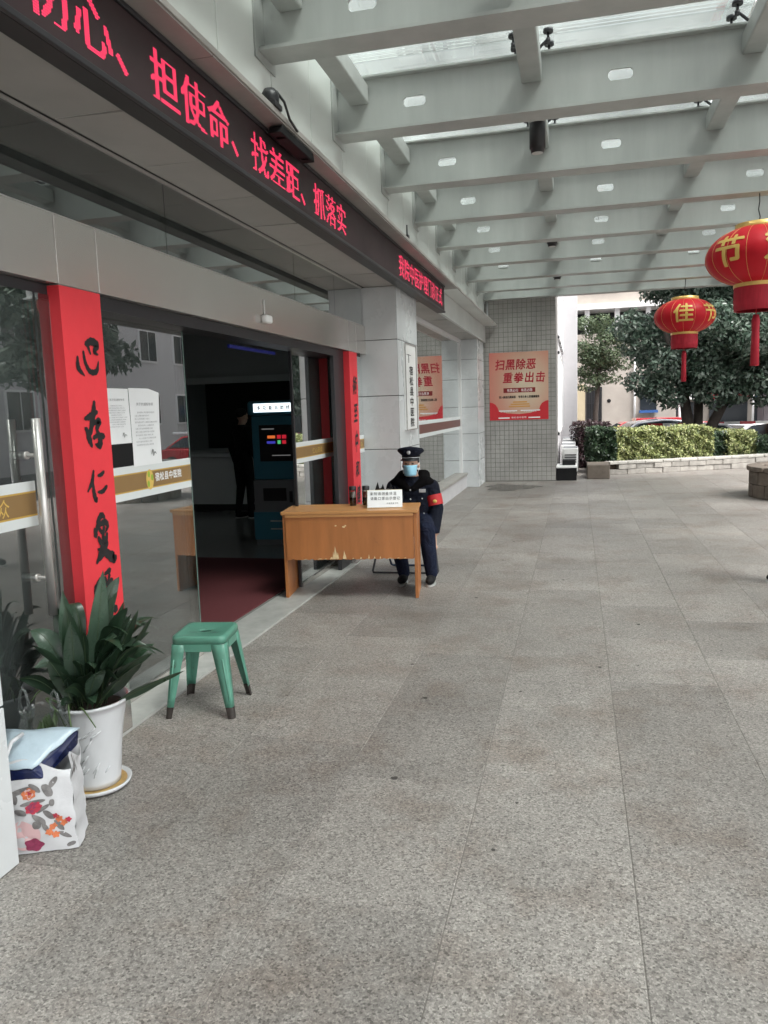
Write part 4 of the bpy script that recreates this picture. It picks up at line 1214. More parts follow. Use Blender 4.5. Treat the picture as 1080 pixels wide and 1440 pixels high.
def hand(mb, wrist, d, side, curl=0.5, s=1.0):
    """palm with four unequal fingers and a thumb; d = pointing direction, side = direction of the thumb"""
    d = Vector(d).normalized(); sd = Vector(side); sd = (sd - d * sd.dot(d)).normalized()
    nrm = d.cross(sd).normalized()
    w_ = Vector(wrist)
    pc = w_ + d * 0.045 * s
    for q in (-1.0, -0.35, 0.35, 1.0):
        mb.tube(w_ + sd * q * 0.016 * s, w_ + d * 0.085 * s + sd * q * 0.030 * s, 0.014 * s, 0.012 * s, 8)
    for q, ln in ((1.0, .070), (0.35, .080), (-0.35, .074), (-1.0, .056)):
        b = w_ + d * 0.085 * s + sd * q * 0.031 * s
        p1 = b + (d * math.cos(curl * .6) - nrm * math.sin(curl * .6)) * ln * .5 * s
        p2 = p1 + (d * math.cos(curl * 1.6) - nrm * math.sin(curl * 1.6)) * ln * .5 * s
        limb(mb, [b, p1, p2], [0.0095 * s, 0.009 * s, 0.0075 * s], 8)
    b = w_ + d * 0.025 * s + sd * 0.022 * s
    p1 = b + (d * .7 + sd * .8 - nrm * .2).normalized() * 0.045 * s
    p2 = p1 + (d * .95 + sd * .25 - nrm * .4).normalized() * 0.032 * s
    limb(mb, [b, p1, p2], [0.013 * s, 0.011 * s, 0.009 * s], 8)
def head(mb, c, fwd=(0, -1, 0)):
    x, y, z = c
    mb.ell((x, y, z + .02), (.075, .092, .10), 18, 12)
    mb.ell((x, y - .022, z - .055), (.056, .066, .065), 16, 10)
    mb.tube((x, y - .088, z + .005), (x, y - .108, z - .028), .010, .015, 8)       # nose
    mb.ell((x, y - .104, z - .030), (.017, .014, .012), 8, 6)
    for s in (-1, 1):
        mb.ell((x + s * .078, y + .005, z - .012), (.012, .02, .032), 8, 8)          # ears
        mb.ell((x + s * .033, y - .078, z + .030), (.020, .014, .008), 8, 6)          # brow
        mb.ell((x + s * .035, y - .066, z - .022), (.024, .02, .02), 8, 6)            # cheek
    mb.ell((x, y - .083, z - .068), (.022, .012, .009), 10, 6)                       # lips

# seated guard: local frame, facing -Y, hips above the origin
GD = thing('person', 'seated security guard in navy uniform, peaked cap and blue mask behind the desk', 'person', (-1.585, 7.50, 0), math.radians(2))
b = MB()
# torso (padded jacket)
b.ell((0, 0.01, .56), (.185, .15, .14)); b.ell((0, 0.0, .70), (.190, .145, .17)); b.ell((0, -0.01, .84), (.205, .135, .14))
for s in (-1, 1):
    b.ell((s * .150, -.005, .885), (.085, .095, .072))
limb(b, [(0, 0, .93), (0, -.035, 1.02)], [.075, .058])
HC = (0, -.075, 1.108)
head(b, HC)
# arms
aR = [(.190, -.005, .875), (.236, -.03, .66), (.228, -.135, .455)]
limb(b, aR, [.078, .072, .054]); limb(b, [aR[2], (.226, -.150, .425)], [.030, .026])
hand(b, (.226, -.150, .425), (-.05, -.22, -1), (-.6, -.8, 0), 0.5)
aL = [(-.190, -.005, .875), (-.240, -.06, .66), (-.13, -.30, .60)]
limb(b, aL, [.078, .072, .054]); limb(b, [aL[2], (-.105, -.325, .595)], [.030, .026])
hand(b, (-.105, -.325, .595), (.6, -.8, -.1), (.5, .5, .7), 0.4)
# legs
for hx, kx, fx, ky in ((-.095, -.10, -.035, -.44), (.095, .20, .235, -.45)):
    limb(b, [(hx, -.01, .52), (kx, ky, .515), ((kx + fx) / 2, ky - .005, .30), (fx, ky + .01, .10)], [.108, .080, .072, .060])
    limb(b, [(fx, ky + .01, .09), (fx, ky - .02, .06)], [.040, .038])
def pickg(c):
    r = np.zeros(len(c))
    r[c[:, 2] < .62] = 1
    lap = (c[:, 1] < -.20) & (c[:, 2] < .66); r[lap] = 1
    arm = (np.abs(c[:, 0]) > .17) & (c[:, 2] > .43) & (c[:, 1] > -.17) & ~((c[:, 2] < .60) & (np.abs(c[:, 0]) < .20)) & (c[:, 2] > .44)
    r[arm & (c[:, 0] > .2)] = 0
    r[(c[:, 2] > 0.985)] = 2
    r[(c[:, 2] < .432) & (c[:, 0] > .155) & (c[:, 1] > -.24) & (c[:, 1] < -.06) & (c[:, 2] > .28)] = 2
    r[(c[:, 0] > -.13) & (c[:, 0] < .0) & (c[:, 1] < -.305) & (c[:, 2] > .555) & (c[:, 2] < .66) & (c[:, 1] > -.45)] = 2
    la = (c[:, 0] < -.09) & (c[:, 2] > .55) & (c[:, 1] > -.32); r[la & (c[:, 2] < .985)] = 0
    return r
body = voxel_body('body', b, [M['navy'], M['navytrouser'], M['skin']], pickg, GD, 0.0075, 4)
# fur collar
fc = MB()
for (p0, p1, r0, r1) in (((-.03, -.125, .87), (-.13, -.07, .945), .035, .055), ((-.13, -.07, .945), (-.11, .07, .985), .055, .058), ((-.11, .07, .985), (.11, .07, .985), .058, .058), ((.11, .07, .985), (.13, -.07, .945), .058, .055), ((.13, -.07, .945), (.03, -.125, .87), .055, .035)):
    limb(fc, [p0, p1], [r0, r1], 12)
fc.ell((-.15, -.03, .925), (.075, .075, .05)); fc.ell((.15, -.03, .925), (.075, .075, .05))
voxel_body('fur_collar', fc, [M['fur']], lambda c: np.zeros(len(c)), GD, 0.012, 2)
# cap
cp = MB()
cz = HC[2] + .062
def capring(r, z, tilt=0.0): return (r, z)
cpo = MB()
cpo.lathe([(.086, 0.0), (.090, .028), (.128, .062), (.132, .075), (.118, .092), (.06, .104), (0, .106)], 32, (0, HC[1] + .008, cz))
cpo.v = [(x, y, z + 0.16 * (-(y - HC[1])) * (1 if z > cz + .04 else 0.1)) for x, y, z in cpo.v]
cap = cpo.build('cap', M['navy'], GD)
MB().lathe([(.0875, .002), (.0915, .024)], 32, (0, HC[1] + .008, cz)).build('cap_band', M['matteblack'], cap)
vz = MB(); vs = []
for i in range(13):
    th = PI + PI * (0.12 + 0.76 * i / 12)
    vs += [(.086 * math.cos(th), HC[1] + .008 + .086 * math.sin(th), cz + .004), (.104 * math.cos(th), HC[1] + .008 + .135 * math.sin(th), cz - .022)]
vz.add(vs, [(2 * i, 2 * i + 1, 2 * i + 3, 2 * i + 2) for i in range(12)], 0, True)
vo = vz.build('visor', M['black'], cap)
sm_ = vo.modifiers.new('solid', 'SOLIDIFY'); sm_.thickness = 0.003
MB().path([(.093 * math.cos(PI + PI * (0.1 + .8 * i / 12)), HC[1] + .008 + .093 * math.sin(PI + PI * (0.1 + .8 * i / 12)), cz + .006) for i in range(13)], 0.0035, 6).build('chin_cord', M['badge'], cap)
MB().ell((0, HC[1] - .112, cz + .060), (.018, .007, .022), 12, 8).build('cap_badge', M['badge'], cap)
# mask with ear loops
mk = MB(); vs = []
for i in range(7):
    for j in range(13):
        u = -1 + 2 * j / 12; v = i / 6
        th = u * 1.12
        r = .088 + .040 * max(0, math.cos(u * 1.4)) * (1 - abs(v - .6) * .5)
        vs.append((.080 * math.sin(th) * (1 - .18 * (1 - v)), HC[1] - r * math.cos(th) - .004, HC[2] - .108 + .105 * v + .004 * ((i % 2))))
mk.add(vs, [(i * 13 + j, i * 13 + j + 1, (i + 1) * 13 + j + 1, (i + 1) * 13 + j) for i in range(6) for j in range(12)], 0, True)
mo = mk.build('face_mask', M['mask'], GD)
sm_ = mo.modifiers.new('solid', 'SOLIDIFY'); sm_.thickness = 0.003
lp = MB()
for s in (-1, 1):
    lp.path([(s * .073, HC[1] - .045, HC[2] - .01), (s * .084, HC[1] + .0, HC[2] + .012), (s * .086, HC[1] + .012, HC[2] - .015), (s * .07, HC[1] - .04, HC[2] - .09)], 0.0022, 5)
lp.build('ear_loop', M['white'], mo)
ey = MB()
for s in (-1, 1):
    ey.ell((s * .033, HC[1] - .083, HC[2] + .010), (.013, .007, .006), 10, 6)
ey.build('eye', M['hair'], GD)
MB().lathe([(.077, -.03), (.083, .0), (.083, .045)], 24, (0, HC[1] + .018, HC[2] + .02)).build('hair', M['hair'], GD)
# armband, badge, buttons, pockets
am = MB(); a0 = Vector((.207, -.014, .795)); a1 = Vector((.228, -.026, .695))
am.tube(a0, a1, .0805, .0785, 20, caps=False)
amo = am.build('armband', M['armband'], GD)
MB().ell((.232, -.100, .742), (.022, .008, .018), 10, 6).build('armband_print', M['goldtext'], amo)
MB().box(.085, .15, -.146, -.139, .835, .868).build('name_badge', M['badge'], GD, bevel=0.002)
bt = MB()
for x, y, z in ((0.0, -.152, .86), (0.0, -.155, .77), (.115, -.150, .775), (.13, -.155, .63), (-.115, -.150, .775)):
    bt.ell((x, y, z), (.008, .005, .008), 8, 6)
bt.build('button', M['badge'], GD)
for s in (-1, 1):
    MB().box(s * .115 - .045, s * .115 + .045, -.1485, -.139, .735, .80).build('pocket', M['navy'], GD, bevel=0.003)
# shoes
for fx, ky in ((-.035, -.44), (.235, -.45)):
    s = MB()
    s.ell((fx, ky - .07, .050), (.045, .11, .042), 16, 10); s.ell((fx, ky + .0, .062), (.045, .055, .055), 14, 10)
    s.v = [(x, y, max(.018, z)) for x, y, z in s.v]
    so_ = s.build('shoe', M['matteblack'], GD)
    sl2 = MB(); n = 24
    sl2.prism([(fx + .047 * math.cos(2 * PI * i / n), ky - .055 + .125 * math.sin(2 * PI * i / n)) for i in range(n)], 0.001, 0.015)
    sl2.build('sole', M['shoesole'], so_, bevel=0.004)
# folding chair
FC = thing('folding_chair', 'dark metal folding chair under the seated guard', 'chair', (-1.68, 7.56, 0), math.radians(2))
MB().box(-.21, .21, -.20, .20, .395, .420).build('seat', M['matteblack'], FC, bevel=0.012)
MB().box(-.20, .20, .205, .225, .60, .78).build('backrest', M['matteblack'], FC, bevel=0.008)
MB().path([(-.25, .235, .80), (-.27, .03, .40), (-.335, -.10, .03), (-.325, -.115, .012), (.325, -.115, .012), (.335, -.10, .03), (.27, .03, .40), (.25, .235, .80)], 0.011, 10).build('front_frame', M['darksteel'], FC)
MB().path([(-.218, -.17, .392), (-.218, .02, .28), (-.218, .25, .03), (-.20, .262, .012), (.20, .262, .012), (.218, .25, .03), (.218, .02, .28), (.218, -.17, .392)], 0.011, 10).build('rear_frame', mat('blue grey tube', (0.03, 0.05, 0.09), 0.35, 0.5), FC)

def standing(loc, rz, label, mats, grp=None, stride=0.12):
    P = thing('person', label, 'person', loc, rz)
    b = MB()
    b.ell((0, 0, 1.00), (.165, .115, .14)); b.ell((0, 0, 1.18), (.165, .115, .18)); b.ell((0, 0, 1.34), (.19, .115, .12))
    for s in (-1, 1): b.ell((s * .155, 0, 1.40), (.07, .07, .06))
    limb(b, [(0, 0, 1.42), (0, -.02, 1.52)], [.07, .053])
    head(b, (0, -.03, 1.605))
    for s in (-1, 1):
        e = (s * .235, .02 + s * .02, 1.12); w_ = (s * .235, -.07 + s * .05, .89)
        limb(b, [(s * .19, 0, 1.39), e, w_], [.066, .055, .040])
        hand(b, w_, (0, -.15, -1), (-s * .3, -1, 0), 0.5)
        y = s * stride
        limb(b, [(s * .09, 0, .92), (s * .10, y * .4 - .03, .50), (s * .10, y + .02, .10)], [.105, .073, .05])
        limb(b, [(s * .10, y + .02, .07), (s * .10, y - .02, .05)], [.04, .04])
    def pk(c):
        r = np.zeros(len(c)); r[c[:, 2] < .93] = 1; r[c[:, 2] > 1.475] = 2
        r[(np.abs(c[:, 0]) > .19) & (c[:, 2] < .885)] = 2; r[(np.abs(c[:, 0]) > .19) & (c[:, 2] > .885) & (c[:, 2] < 1.2)] = 0
        return r
    voxel_body('body', b, mats, pk, P, 0.011, 4)
    hb = MB().ell((0, -.012, 1.655), (.083, .097, .085), 18, 10)
    hb.v = [(x, y, z if z > 1.61 or y > -.03 else 1.66) for x, y, z in hb.v]
    hb.build('hair', M['hair'], P)
    for s in (-1, 1):
        y = s * stride
        sh = MB().ell((s * .10, y - .05, .05), (.045, .125, .045), 16, 10)
        sh.v = [(x, yy, max(.004, z)) for x, yy, z in sh.v]
        so_ = sh.build('shoe', M['matteblack'], P)
        MB().prism([(s * .10 + .046 * math.cos(2 * PI * i / 20), y - .05 + .127 * math.sin(2 * PI * i / 20)) for i in range(20)], 0.001, 0.016).build('sole', M['shoesole'], so_)
    return P
standing((-5.12, 11.3, 0.004), math.radians(150), 'standing person in dark clothes inside the lobby behind the kiosk', [M['matteblack'], M['matteblack'], M['skin']], stride=0.05)
standing((1.995, 7.36, 0), math.radians(-78), 'walking person in dark trousers, only a shoe showing at the right edge', [M['kioskgrey'], M['navytrouser'], M['skin']], stride=0.16)

# ------------------------------------------------------------------ lobby: carpet and kiosk
cpt = MB().box(-6.2, -2.66, 5.1, 8.05, 0.0045, 0.014)
tag(cpt.build('carpet', M['carpet'], bevel=0.003), 'dark red carpet mat just inside the open sliding doors', 'carpet')
KS = thing('self_service_kiosk', 'dark teal self service kiosk with lit white header inside the lobby', 'kiosk', (-3.60, 9.05, 0.004), math.radians(2))
MB().box(-.33, .33, -.10, .38, 0.0, .82).build('lower_cabinet', M['kioskgrey'], KS, bevel=0.01)
MB().box(-.34, .34, -.115, .36, .07, .42).build('drawer_front', M['kiosk'], KS, bevel=0.008)
MB().box(-.34, .34, -.04, .38, .821, 1.62).build('upper_cabinet', M['kiosk'], KS, bevel=0.015)
MB().box(-.35, .35, -.14, .38, 1.621, 1.80).build('header', M['kiosk'], KS, bevel=0.04, seg=4)
MB().box(-.26, .32, -.146, -.1405, 1.66, 1.765).build('lit_sign', M['kiosklit'], KS, bevel=0.002)
MB().text('多功能自助终端', (-.215, -.1475, 1.69), (.05, 0, 0), (0, 0, .055), 1.5, src=GLB, bold=.06).build('lettering', M['matteblack'], KS)
MB().box(-.24, .22, -.052, -.0405, 1.05, 1.50).build('screen', M['black'], KS, bevel=0.004)
k_ = MB().box(-.13, -.03, -.054, -.0525, 1.335, 1.37); k_.build('tile_icon', M['scr_orange'], KS)
MB().box(-.005, .045, -.054, -.0525, 1.33, 1.375).box(.06, .115, -.054, -.0525, 1.33, 1.375).box(.06, .11, -.054, -.0525, 1.265, 1.31).build('tile_icon', M['scr_red'], KS)
MB().box(-.14, -.03, -.054, -.0525, 1.27, 1.30).build('tile_icon', M['scr_blue'], KS)
MB().box(.0, .04, -.054, -.0525, 1.265, 1.31).build('tile_icon', M['scr_green'], KS)
MB().box(-.20, -.04, -.054, -.0525, 1.445, 1.458).box(-.08, .16, -.054, -.0525, 1.118, 1.128).build('text_line', M['scr_white'], KS)
MB().box(-.20, .10, -.112, -.1005, .56, .72).build('slot', M['black'], KS)
MB().box(.14, .18, -.112, -.1005, .54, .68).box(.24, .28, -.112, -.1005, .54, .68).build('card_slot', M['black'], KS)
MB().box(-.12, .2, -.122, -.1155, .30, .318).box(-.12, .2, -.122, -.1155, .20, .218).build('grip', M['steel2'], KS)

# ------------------------------------------------------------------ green metal stool
ST = thing('metal_stool', 'green enamelled metal stool with worn dark feet on the paving', 'stool', (-2.035, 3.862, 0), math.radians(9))
def rrect(h, r, n=6):
    pts = []
    for cx, cy, a0 in ((h - r, h - r, 0), (-(h - r), h - r, PI / 2), (-(h - r), -(h - r), PI), (h - r, -(h - r), 1.5 * PI)):
        for i in range(n + 1):
            a = a0 + PI / 2 * i / n
            pts.append((cx + r * math.cos(a), cy + r * math.sin(a)))
    return pts
SH = 0.452
prof = [(0.150, .035, SH - .045), (0.152, .038, SH - .02), (0.150, .04, SH - .006), (0.143, .038, SH), (0.125, .03, SH - .001), (0.09, .03, SH - .006), (0.05, .03, SH - .008)]
se = MB(); vs = []
nring = 28
for h, r, z in prof:
    vs += [(x, y, z) for x, y in rrect(h, r)]
for i in range(nring):
    x, y = rrect(0.05, .03)[i]
    a = math.atan2(y, x)
    vs.append((0.036 * math.cos(a + .5), 0.022 * math.sin(a + .5), SH - .008))
vs += [(x, y, SH - .018) for x, y, z in vs[-nring:]]
k = len(prof) + 2
se.add(vs, [(i * nring + j, i * nring + (j + 1) % nring, (i + 1) * nring + (j + 1) % nring, (i + 1) * nring + j) for i in range(k - 1) for j in range(nring)], 0, True)
seo = se.build('seat', M['green'], ST)
MB().lathe([(0, SH - .016), (.042, SH - .0155)], 20).build('hole_shade_disc', M['matteblack'], ST)  # black disc added below the seat hole, painting in the shade under it
sv = seo.modifiers.new('solid', 'SOLIDIFY'); sv.thickness = 0.002; sv.offset = -1
for sx in (-1, 1):
    for sy in (-1, 1):
        lg = MB(); ft = MB()
        # folded sheet leg: L section flaring down and out
        def sec(t_):
            z = (SH - .045) * (1 - t_) + 0.0 * t_
            c = 0.148 + 0.045 * t_
            wdt = 0.078 * (1 - t_) + 0.034 * t_
            return z, c, wdt
        def ring(t_):
            z, c, wd = sec(t_)
            o = 0.004
            cx, cy = sx * c, sy * c
            return [(cx - sx * wd, cy - sy * .0, z), (cx - sx * wd * .45, cy + sy * .003, z), (cx - sx * .006, cy, z), (cx, cy - sy * .006, z), (cx + sx * .003, cy - sy * wd * .45, z), (cx, cy - sy * wd, z)]
        tsq = [0, .12, .3, .5, .7, .845]
        vs = [p for t_ in tsq for p in ring(t_)]
        fs = [(i * 6 + j, i * 6 + j + 1, (i + 1) * 6 + j + 1, (i + 1) * 6 + j) for i in range(len(tsq) - 1) for j in range(5)]
        if sx * sy < 0: fs = [f[::-1] for f in fs]
        lg.add(vs, fs)
        lo = lg.build('leg', M['green'], ST, auto=40)
        sv = lo.modifiers.new('solid', 'SOLIDIFY'); sv.thickness = 0.0025; sv.offset = -1
        rib = MB()
        z0, c0, w0 = sec(.2); z1, c1, w1 = sec(.75)
        rib.path([(sx * (c0 - .02), sy * (c0 + .002), z0), (sx * (c1 - .012), sy * (c1 + .002), z1)], [.005, .004], 6)
        rib.build('pressed_rib', M['green'], lo)
        tsq = [.846, .9, 1.0]
        vs = [p for t_ in tsq for p in ring(t_)]
        fs = [(i * 6 + j, i * 6 + j + 1, (i + 1) * 6 + j + 1, (i + 1) * 6 + j) for i in range(2) for j in range(5)]
        if sx * sy < 0: fs = [f[::-1] for f in fs]
        fo = ft.add(vs, fs).build('foot', M['greenworn'], lo)
        sv = fo.modifiers.new('solid', 'SOLIDIFY'); sv.thickness = 0.006; sv.offset = -1
for s in (-1, 1):
    MB().box(-.074, .074, s * .1495 - .002, s * .1495 + .002, SH - .085, SH - .044).build('apron', M['green'], ST)
    MB().box(s * .1495 - .002, s * .1495 + .002, -.074, .074, SH - .085, SH - .044).build('apron', M['green'], ST)
MB().path([(-.145, -.145, SH - .09), (0, 0, SH - .055), (.145, .145, SH - .09)], .006, 6).path([(-.145, .145, SH - .09), (0, 0, SH - .066), (.145, -.145, SH - .09)], .006, 6).build('cross_brace', M['greenworn'], ST)

# ------------------------------------------------------------------ potted plant
PP = thing('potted_plant', 'broad leaved dark green plant in a white relief pot by the door pillar', 'potted plant', (-2.115, 2.895, 0))
PP.scale = (.89, .89, .98)
sau = MB().lathe([(0, .004), (.12, .004), (.165, .012), (.172, .028), (.165, .030), (.15, .018), (0, .012)], 40).build('saucer', M['porcelain'], PP)
MB().lathe([(0, .0135), (.148, .0195)], 32).build('saucer_stain', mat('saucer stain', (0.42, 0.27, 0.10), 0.4, var=0.3, vscale=15), sau)
def potr(z):
    t_ = z / .40
    return .118 + .040 * t_ + .022 * t_ ** 3
prf = [(potr(z) , .022 + z) for z in np.linspace(0, .385, 16)] + [(.190, .41), (.192, .422), (.180, .424), (.168, .40), (.160, .37)]
pot = MB().lathe([(0, .022)] + prf, 56, fn=lambda th, z: 1 + (0.010 * math.sin(th * 9 + z * 26) * math.sin(z * 21) ** 2 + 0.006 * math.sin(th * 17 - z * 50)) * (1 if .06 < z < .36 else 0))
poto = pot.build('pot', M['porcelain'], PP)
rl = MB()                                       # raised bamboo relief
for k in range(26):
    th = -1.45 + random.uniform(-1.0, 1.0); z = random.uniform(.09, .33); ln = random.uniform(.04, .075); a = random.uniform(.4, 1.1)
    pts = []
    for i in range(5):
        u = i / 4
        tt_ = th + (u - .5) * ln * math.cos(a) / .15; zz = z + (u - .5) * ln * math.sin(a)
        r = potr(zz - .022) + .001
        pts.append((r * math.cos(tt_), r * math.sin(tt_), zz))
    rl.path(pts, [.001, .004, .005, .004, .001], 5)
rl.build('relief', M['porcelain'], poto)
MB().lathe([(0, .385), (.09, .388), (.164, .38)], 30, fn=lambda th, z: 1 + .01 * math.sin(th * 11)).build('soil', M['soil'], PP)
def leaf(base, tip, width, bend, roll=0.0, mat_=None, fold=0.25, n=12, name='leaf', face=True):
    base = Vector(base); tip = Vector(tip)
    d = tip - base; L = d.length; d.normalize()
    side = d.cross(Vector((0.57, -0.82, 0.15))) if face else d.cross(Vector((0, 0, 1)))
    if face and side.x < 0: side = -side
    if side.length < .05: side = Vector((1, 0, 0))
    side.normalize()
    up = side.cross(d).normalized()
    R_ = Matrix.Rotation(roll, 3, d)
    side = R_ @ side; up2 = R_ @ up
    vs = []
    for i in range(n + 1):
        u = i / n
        c = base + d * L * u + Vector((0, 0, 1)) * bend * math.sin(PI * u) * L - Vector((0, 0, 1)) * (max(0, bend) * L * .4 * u * u)
        w_ = width * (1.12 * math.sin(PI * max(0.0, (u - .16) / .84) ** .9) ** .85 if u > .16 else 0) + .006 * (1 - u)
        wav = .06 * w_ * math.sin(u * 11)
        vs += [c - side * w_ * .5 + up2 * (fold * w_ * .5 + wav), c - side * w_ * .26 + up2 * fold * w_ * .18, c, c + side * w_ * .26 + up2 * fold * w_ * .18, c + side * w_ * .5 + up2 * (fold * w_ * .5 - wav)]
    fs = [(i * 5 + j, i * 5 + j + 1, i * 5 + j + 6, i * 5 + j + 5) for i in range(n) for j in range(4)]
    lo_ = MB().add(vs, fs, 0, True).build(name, mat_ or M['leaf'], PP)
    if face:
        mid = [Vector(vs[i * 5 + 2]) + up2 * .0015 for i in range(n + 1)]
        MB().path(mid, [.0022 * (1 - .8 * i / n) for i in range(n + 1)], 4).build('midrib', M['midrib'], lo_)
def pl(x, y, z): return (x, y, z)
# tall leaves aimed at what the photograph shows, then filler
leaf((.02, -.02, .37), (.12, .02, 1.02), .082, .02, .15, M['leaf2'])
leaf((-.03, -.04, .38), (-.09, -.02, .93), .080, .02, -.2, M['leaf2'])
leaf((0, -.06, .38), (-.02, -.10, .88), .085, .03, .1)
leaf((-.02, -.07, .38), (.03, -.14, .82), .082, .03, .0, M['leaf2'])
leaf((-.05, -.03, .38), (-.27, -.05, .78), .095, .20, .3, M['leaf2'])
leaf((-.05, .02, .38), (-.20, .05, .86), .078, .08, -.3)
leaf((.05, -.02, .38), (.22, .02, .88), .066, .03, .4)
leaf((.05, .0, .38), (.28, .05, .84), .062, .04, .7)
leaf((.06, .02, .38), (.33, .09, .80), .05, .04, .8)
leaf((.06, -.03, .38), (.36, .02, .66), .06, .10, .6)
leaf((.05, -.06, .38), (.33, -.03, .62), .085, .05, .9)
leaf((.06, -.04, .36), (.47, .12, .54), .05, .03, .8)
leaf((.03, -.08, .38), (.22, -.18, .64), .07, .15, .5, M['leaf2'])
leaf((-.06, -.07, .38), (-.25, -.19, .58), .065, .16, -.5)
leaf((-.02, -.09, .38), (-.08, -.18, .66), .07, .10, .0)
rl_ = random.Random(5)
for k in range(74):
    th = rl_.uniform(0, 2 * PI); r0 = rl_.uniform(.0, .08); z0 = rl_.choice((.37, .37, .40, .45, .5))
    el = rl_.uniform(.5, 1.35); L = rl_.uniform(.22, .42) * (1.2 if math.cos(th) > .3 else 1)
    bx_, by_ = r0 * math.cos(th), r0 * math.sin(th)
    if math.cos(th) * L * math.cos(el) < -.14 or math.sin(th) < -.5: L *= .68
    leaf((bx_, by_, z0), (bx_ + math.cos(th) * L * math.cos(el), by_ + math.sin(th) * L * math.cos(el), z0 + .02 + L * math.sin(el)), rl_.uniform(.04, .078), rl_.uniform(.05, .32), rl_.uniform(-1.1, 1.1), M['leaf2'] if k % 6 == 0 else None, face=(k % 2 == 0))
# trailing thin strands over the rim
for pts in ([(-.04, -.10, .40), (.0, -.17, .45), (.04, -.215, .36), (.055, -.20, .22), (.02, -.185, .12), (.05, -.18, .055)],
            [(-.05, -.09, .40), (-.12, -.17, .47), (-.02, -.215, .42), (.02, -.215, .33)],
            [(.0, -.1, .40), (.08, -.17, .43), (.15, -.17, .34)],
            [(-.06, -.06, .40), (-.17, -.12, .49), (-.23, -.16, .43)], [(-.08, -.05, .4), (-.16, -.07, .52), (-.24, -.12, .47)]):
    P_ = [Vector(p) for p in pts]; S_ = []
    for i in range(len(P_) - 1):
        a = P_[max(0, i - 1)]; b_ = P_[i]; c = P_[i + 1]; d = P_[min(len(P_) - 1, i + 2)]
        for q in range(6):
            t_ = q / 6
            S_.append(0.5 * ((2 * b_) + (c - a) * t_ + (2 * a - 5 * b_ + 4 * c - d) * t_ ** 2 + (-a + 3 * b_ - 3 * c + d) * t_ ** 3))
    MB().path(S_, [.006 * (1 - .6 * i / len(S_)) for i in range(len(S_))], 5).build('trailing_strand', M['leafpale'], PP)
MB().box(-.085, -.035, -.125, -.105, .36, .445).build('plant_clip', M['steel2'], PP, bevel=0.004)

# ------------------------------------------------------------------ shopping bag with roses, plastic on top, clear bag
SB = thing('shopping_bag', 'white shopping bag printed with roses beside the white column', 'bag', (-2.035, 2.44, 0), math.radians(24))
bw_, bd_, bh_ = .275, .17, .345
def bagpt(face, u, v, d=0.0):
    """point on a slightly slumped bag surface; face 0 = front (-Y), 1 = right side (+X)"""
    sag = 1 + .07 * math.sin(v * PI) - .03 * v
    lean = 0.035 * v
    if face == 0:
        x = (-bw_ / 2 + bw_ * u) * (1 - .05 * v); y = -bd_ / 2 * sag - d - .012 * math.sin(u * PI) * math.sin(v * PI)
    elif face == 1:
        x = bw_ / 2 * (1 - .05 * v) + d + .006 * math.sin(v * 23 + u * 5) * math.sin(u * PI); y = (-bd_ / 2 + bd_ * u) * sag
    elif face == 2:
        x = (bw_ / 2 - bw_ * u) * (1 - .05 * v); y = bd_ / 2 * sag + d
    else:
        x = -bw_ / 2 * (1 - .05 * v) - d; y = (bd_ / 2 - bd_ * u) * sag
    z = .004 + (bh_ + (.03 * math.sin(u * 5 + face) if v > .95 else 0)) * v
    return (x + .004 * math.sin(z * 60 + face), y + lean * .3 + .003 * math.sin(x * 50 + z * 40), z)
bgm = MB()
nu_, nv_ = 10, 12
for f in range(4):
    vs = [bagpt(f, j / nu_, i / nv_) for i in range(nv_ + 1) for j in range(nu_ + 1)]
    bgm.add(vs, [(i * (nu_ + 1) + j, i * (nu_ + 1) + j + 1, (i + 1) * (nu_ + 1) + j + 1, (i + 1) * (nu_ + 1) + j) for i in range(nv_) for j in range(nu_)], 0, True)
bgm.add([bagpt(0, 0, 0), bagpt(0, 1, 0), bagpt(2, 0, 0), bagpt(2, 1, 0)], [(0, 3, 2, 1)])
M['bagcloth'] = mat('white woven bag', (0.58, 0.58, 0.60), 0.5, var=0.05, vscale=6, bump=0.6, bscale=18)
sack = bgm.build('sack', M['bagcloth'], SB)
petal = {'o': mat('orange rose print', (0.60, 0.17, 0.07), 0.6, var=0.25, vscale=40), 'r': mat('crimson rose print', (0.42, 0.03, 0.06), 0.6, var=0.25, vscale=40),
         'p': mat('pink wash print', (0.68, 0.45, 0.46), 0.6), 'g': mat('grey leaf print', (0.17, 0.16, 0.16), 0.6, var=0.5, vscale=30), 'm': mat('maroon rose print', (0.24, 0.03, 0.08), 0.6, var=0.3, vscale=40)}
def blob(face, u, v, ru, rv, key, lobes, amp, d, ang=0.0, name='print'):
    b = MB(); n = 26; vs = [bagpt(face, u, v, d)]
    for i in range(n):
        a = 2 * PI * i / n
        r = 1 + amp * math.cos(lobes * a + ang)
        du, dv = ru * r * math.cos(a), rv * r * math.sin(a)
        uu = u + du * math.cos(ang) - dv * math.sin(ang) * (bh_ / bw_); vv_ = v + du * math.sin(ang) * (bw_ / bh_) + dv * math.cos(ang)
        vs.append(bagpt(face, min(1, max(0, uu)), min(.98, max(0.01, vv_)), d))
    return b.add(vs, [(0, 1 + i, 1 + (i + 1) % n) for i in range(n)])
def prn(face, u, v, ru, rv, key, lobes=5, amp=.15, d=.0016, ang=0.0):
    blob(face, u, v, ru, rv, key, lobes, amp, d, ang).build('print', petal[key], sack)
prn(0, .32, .22, .20, .17, 'p', 3, .12, .0012)
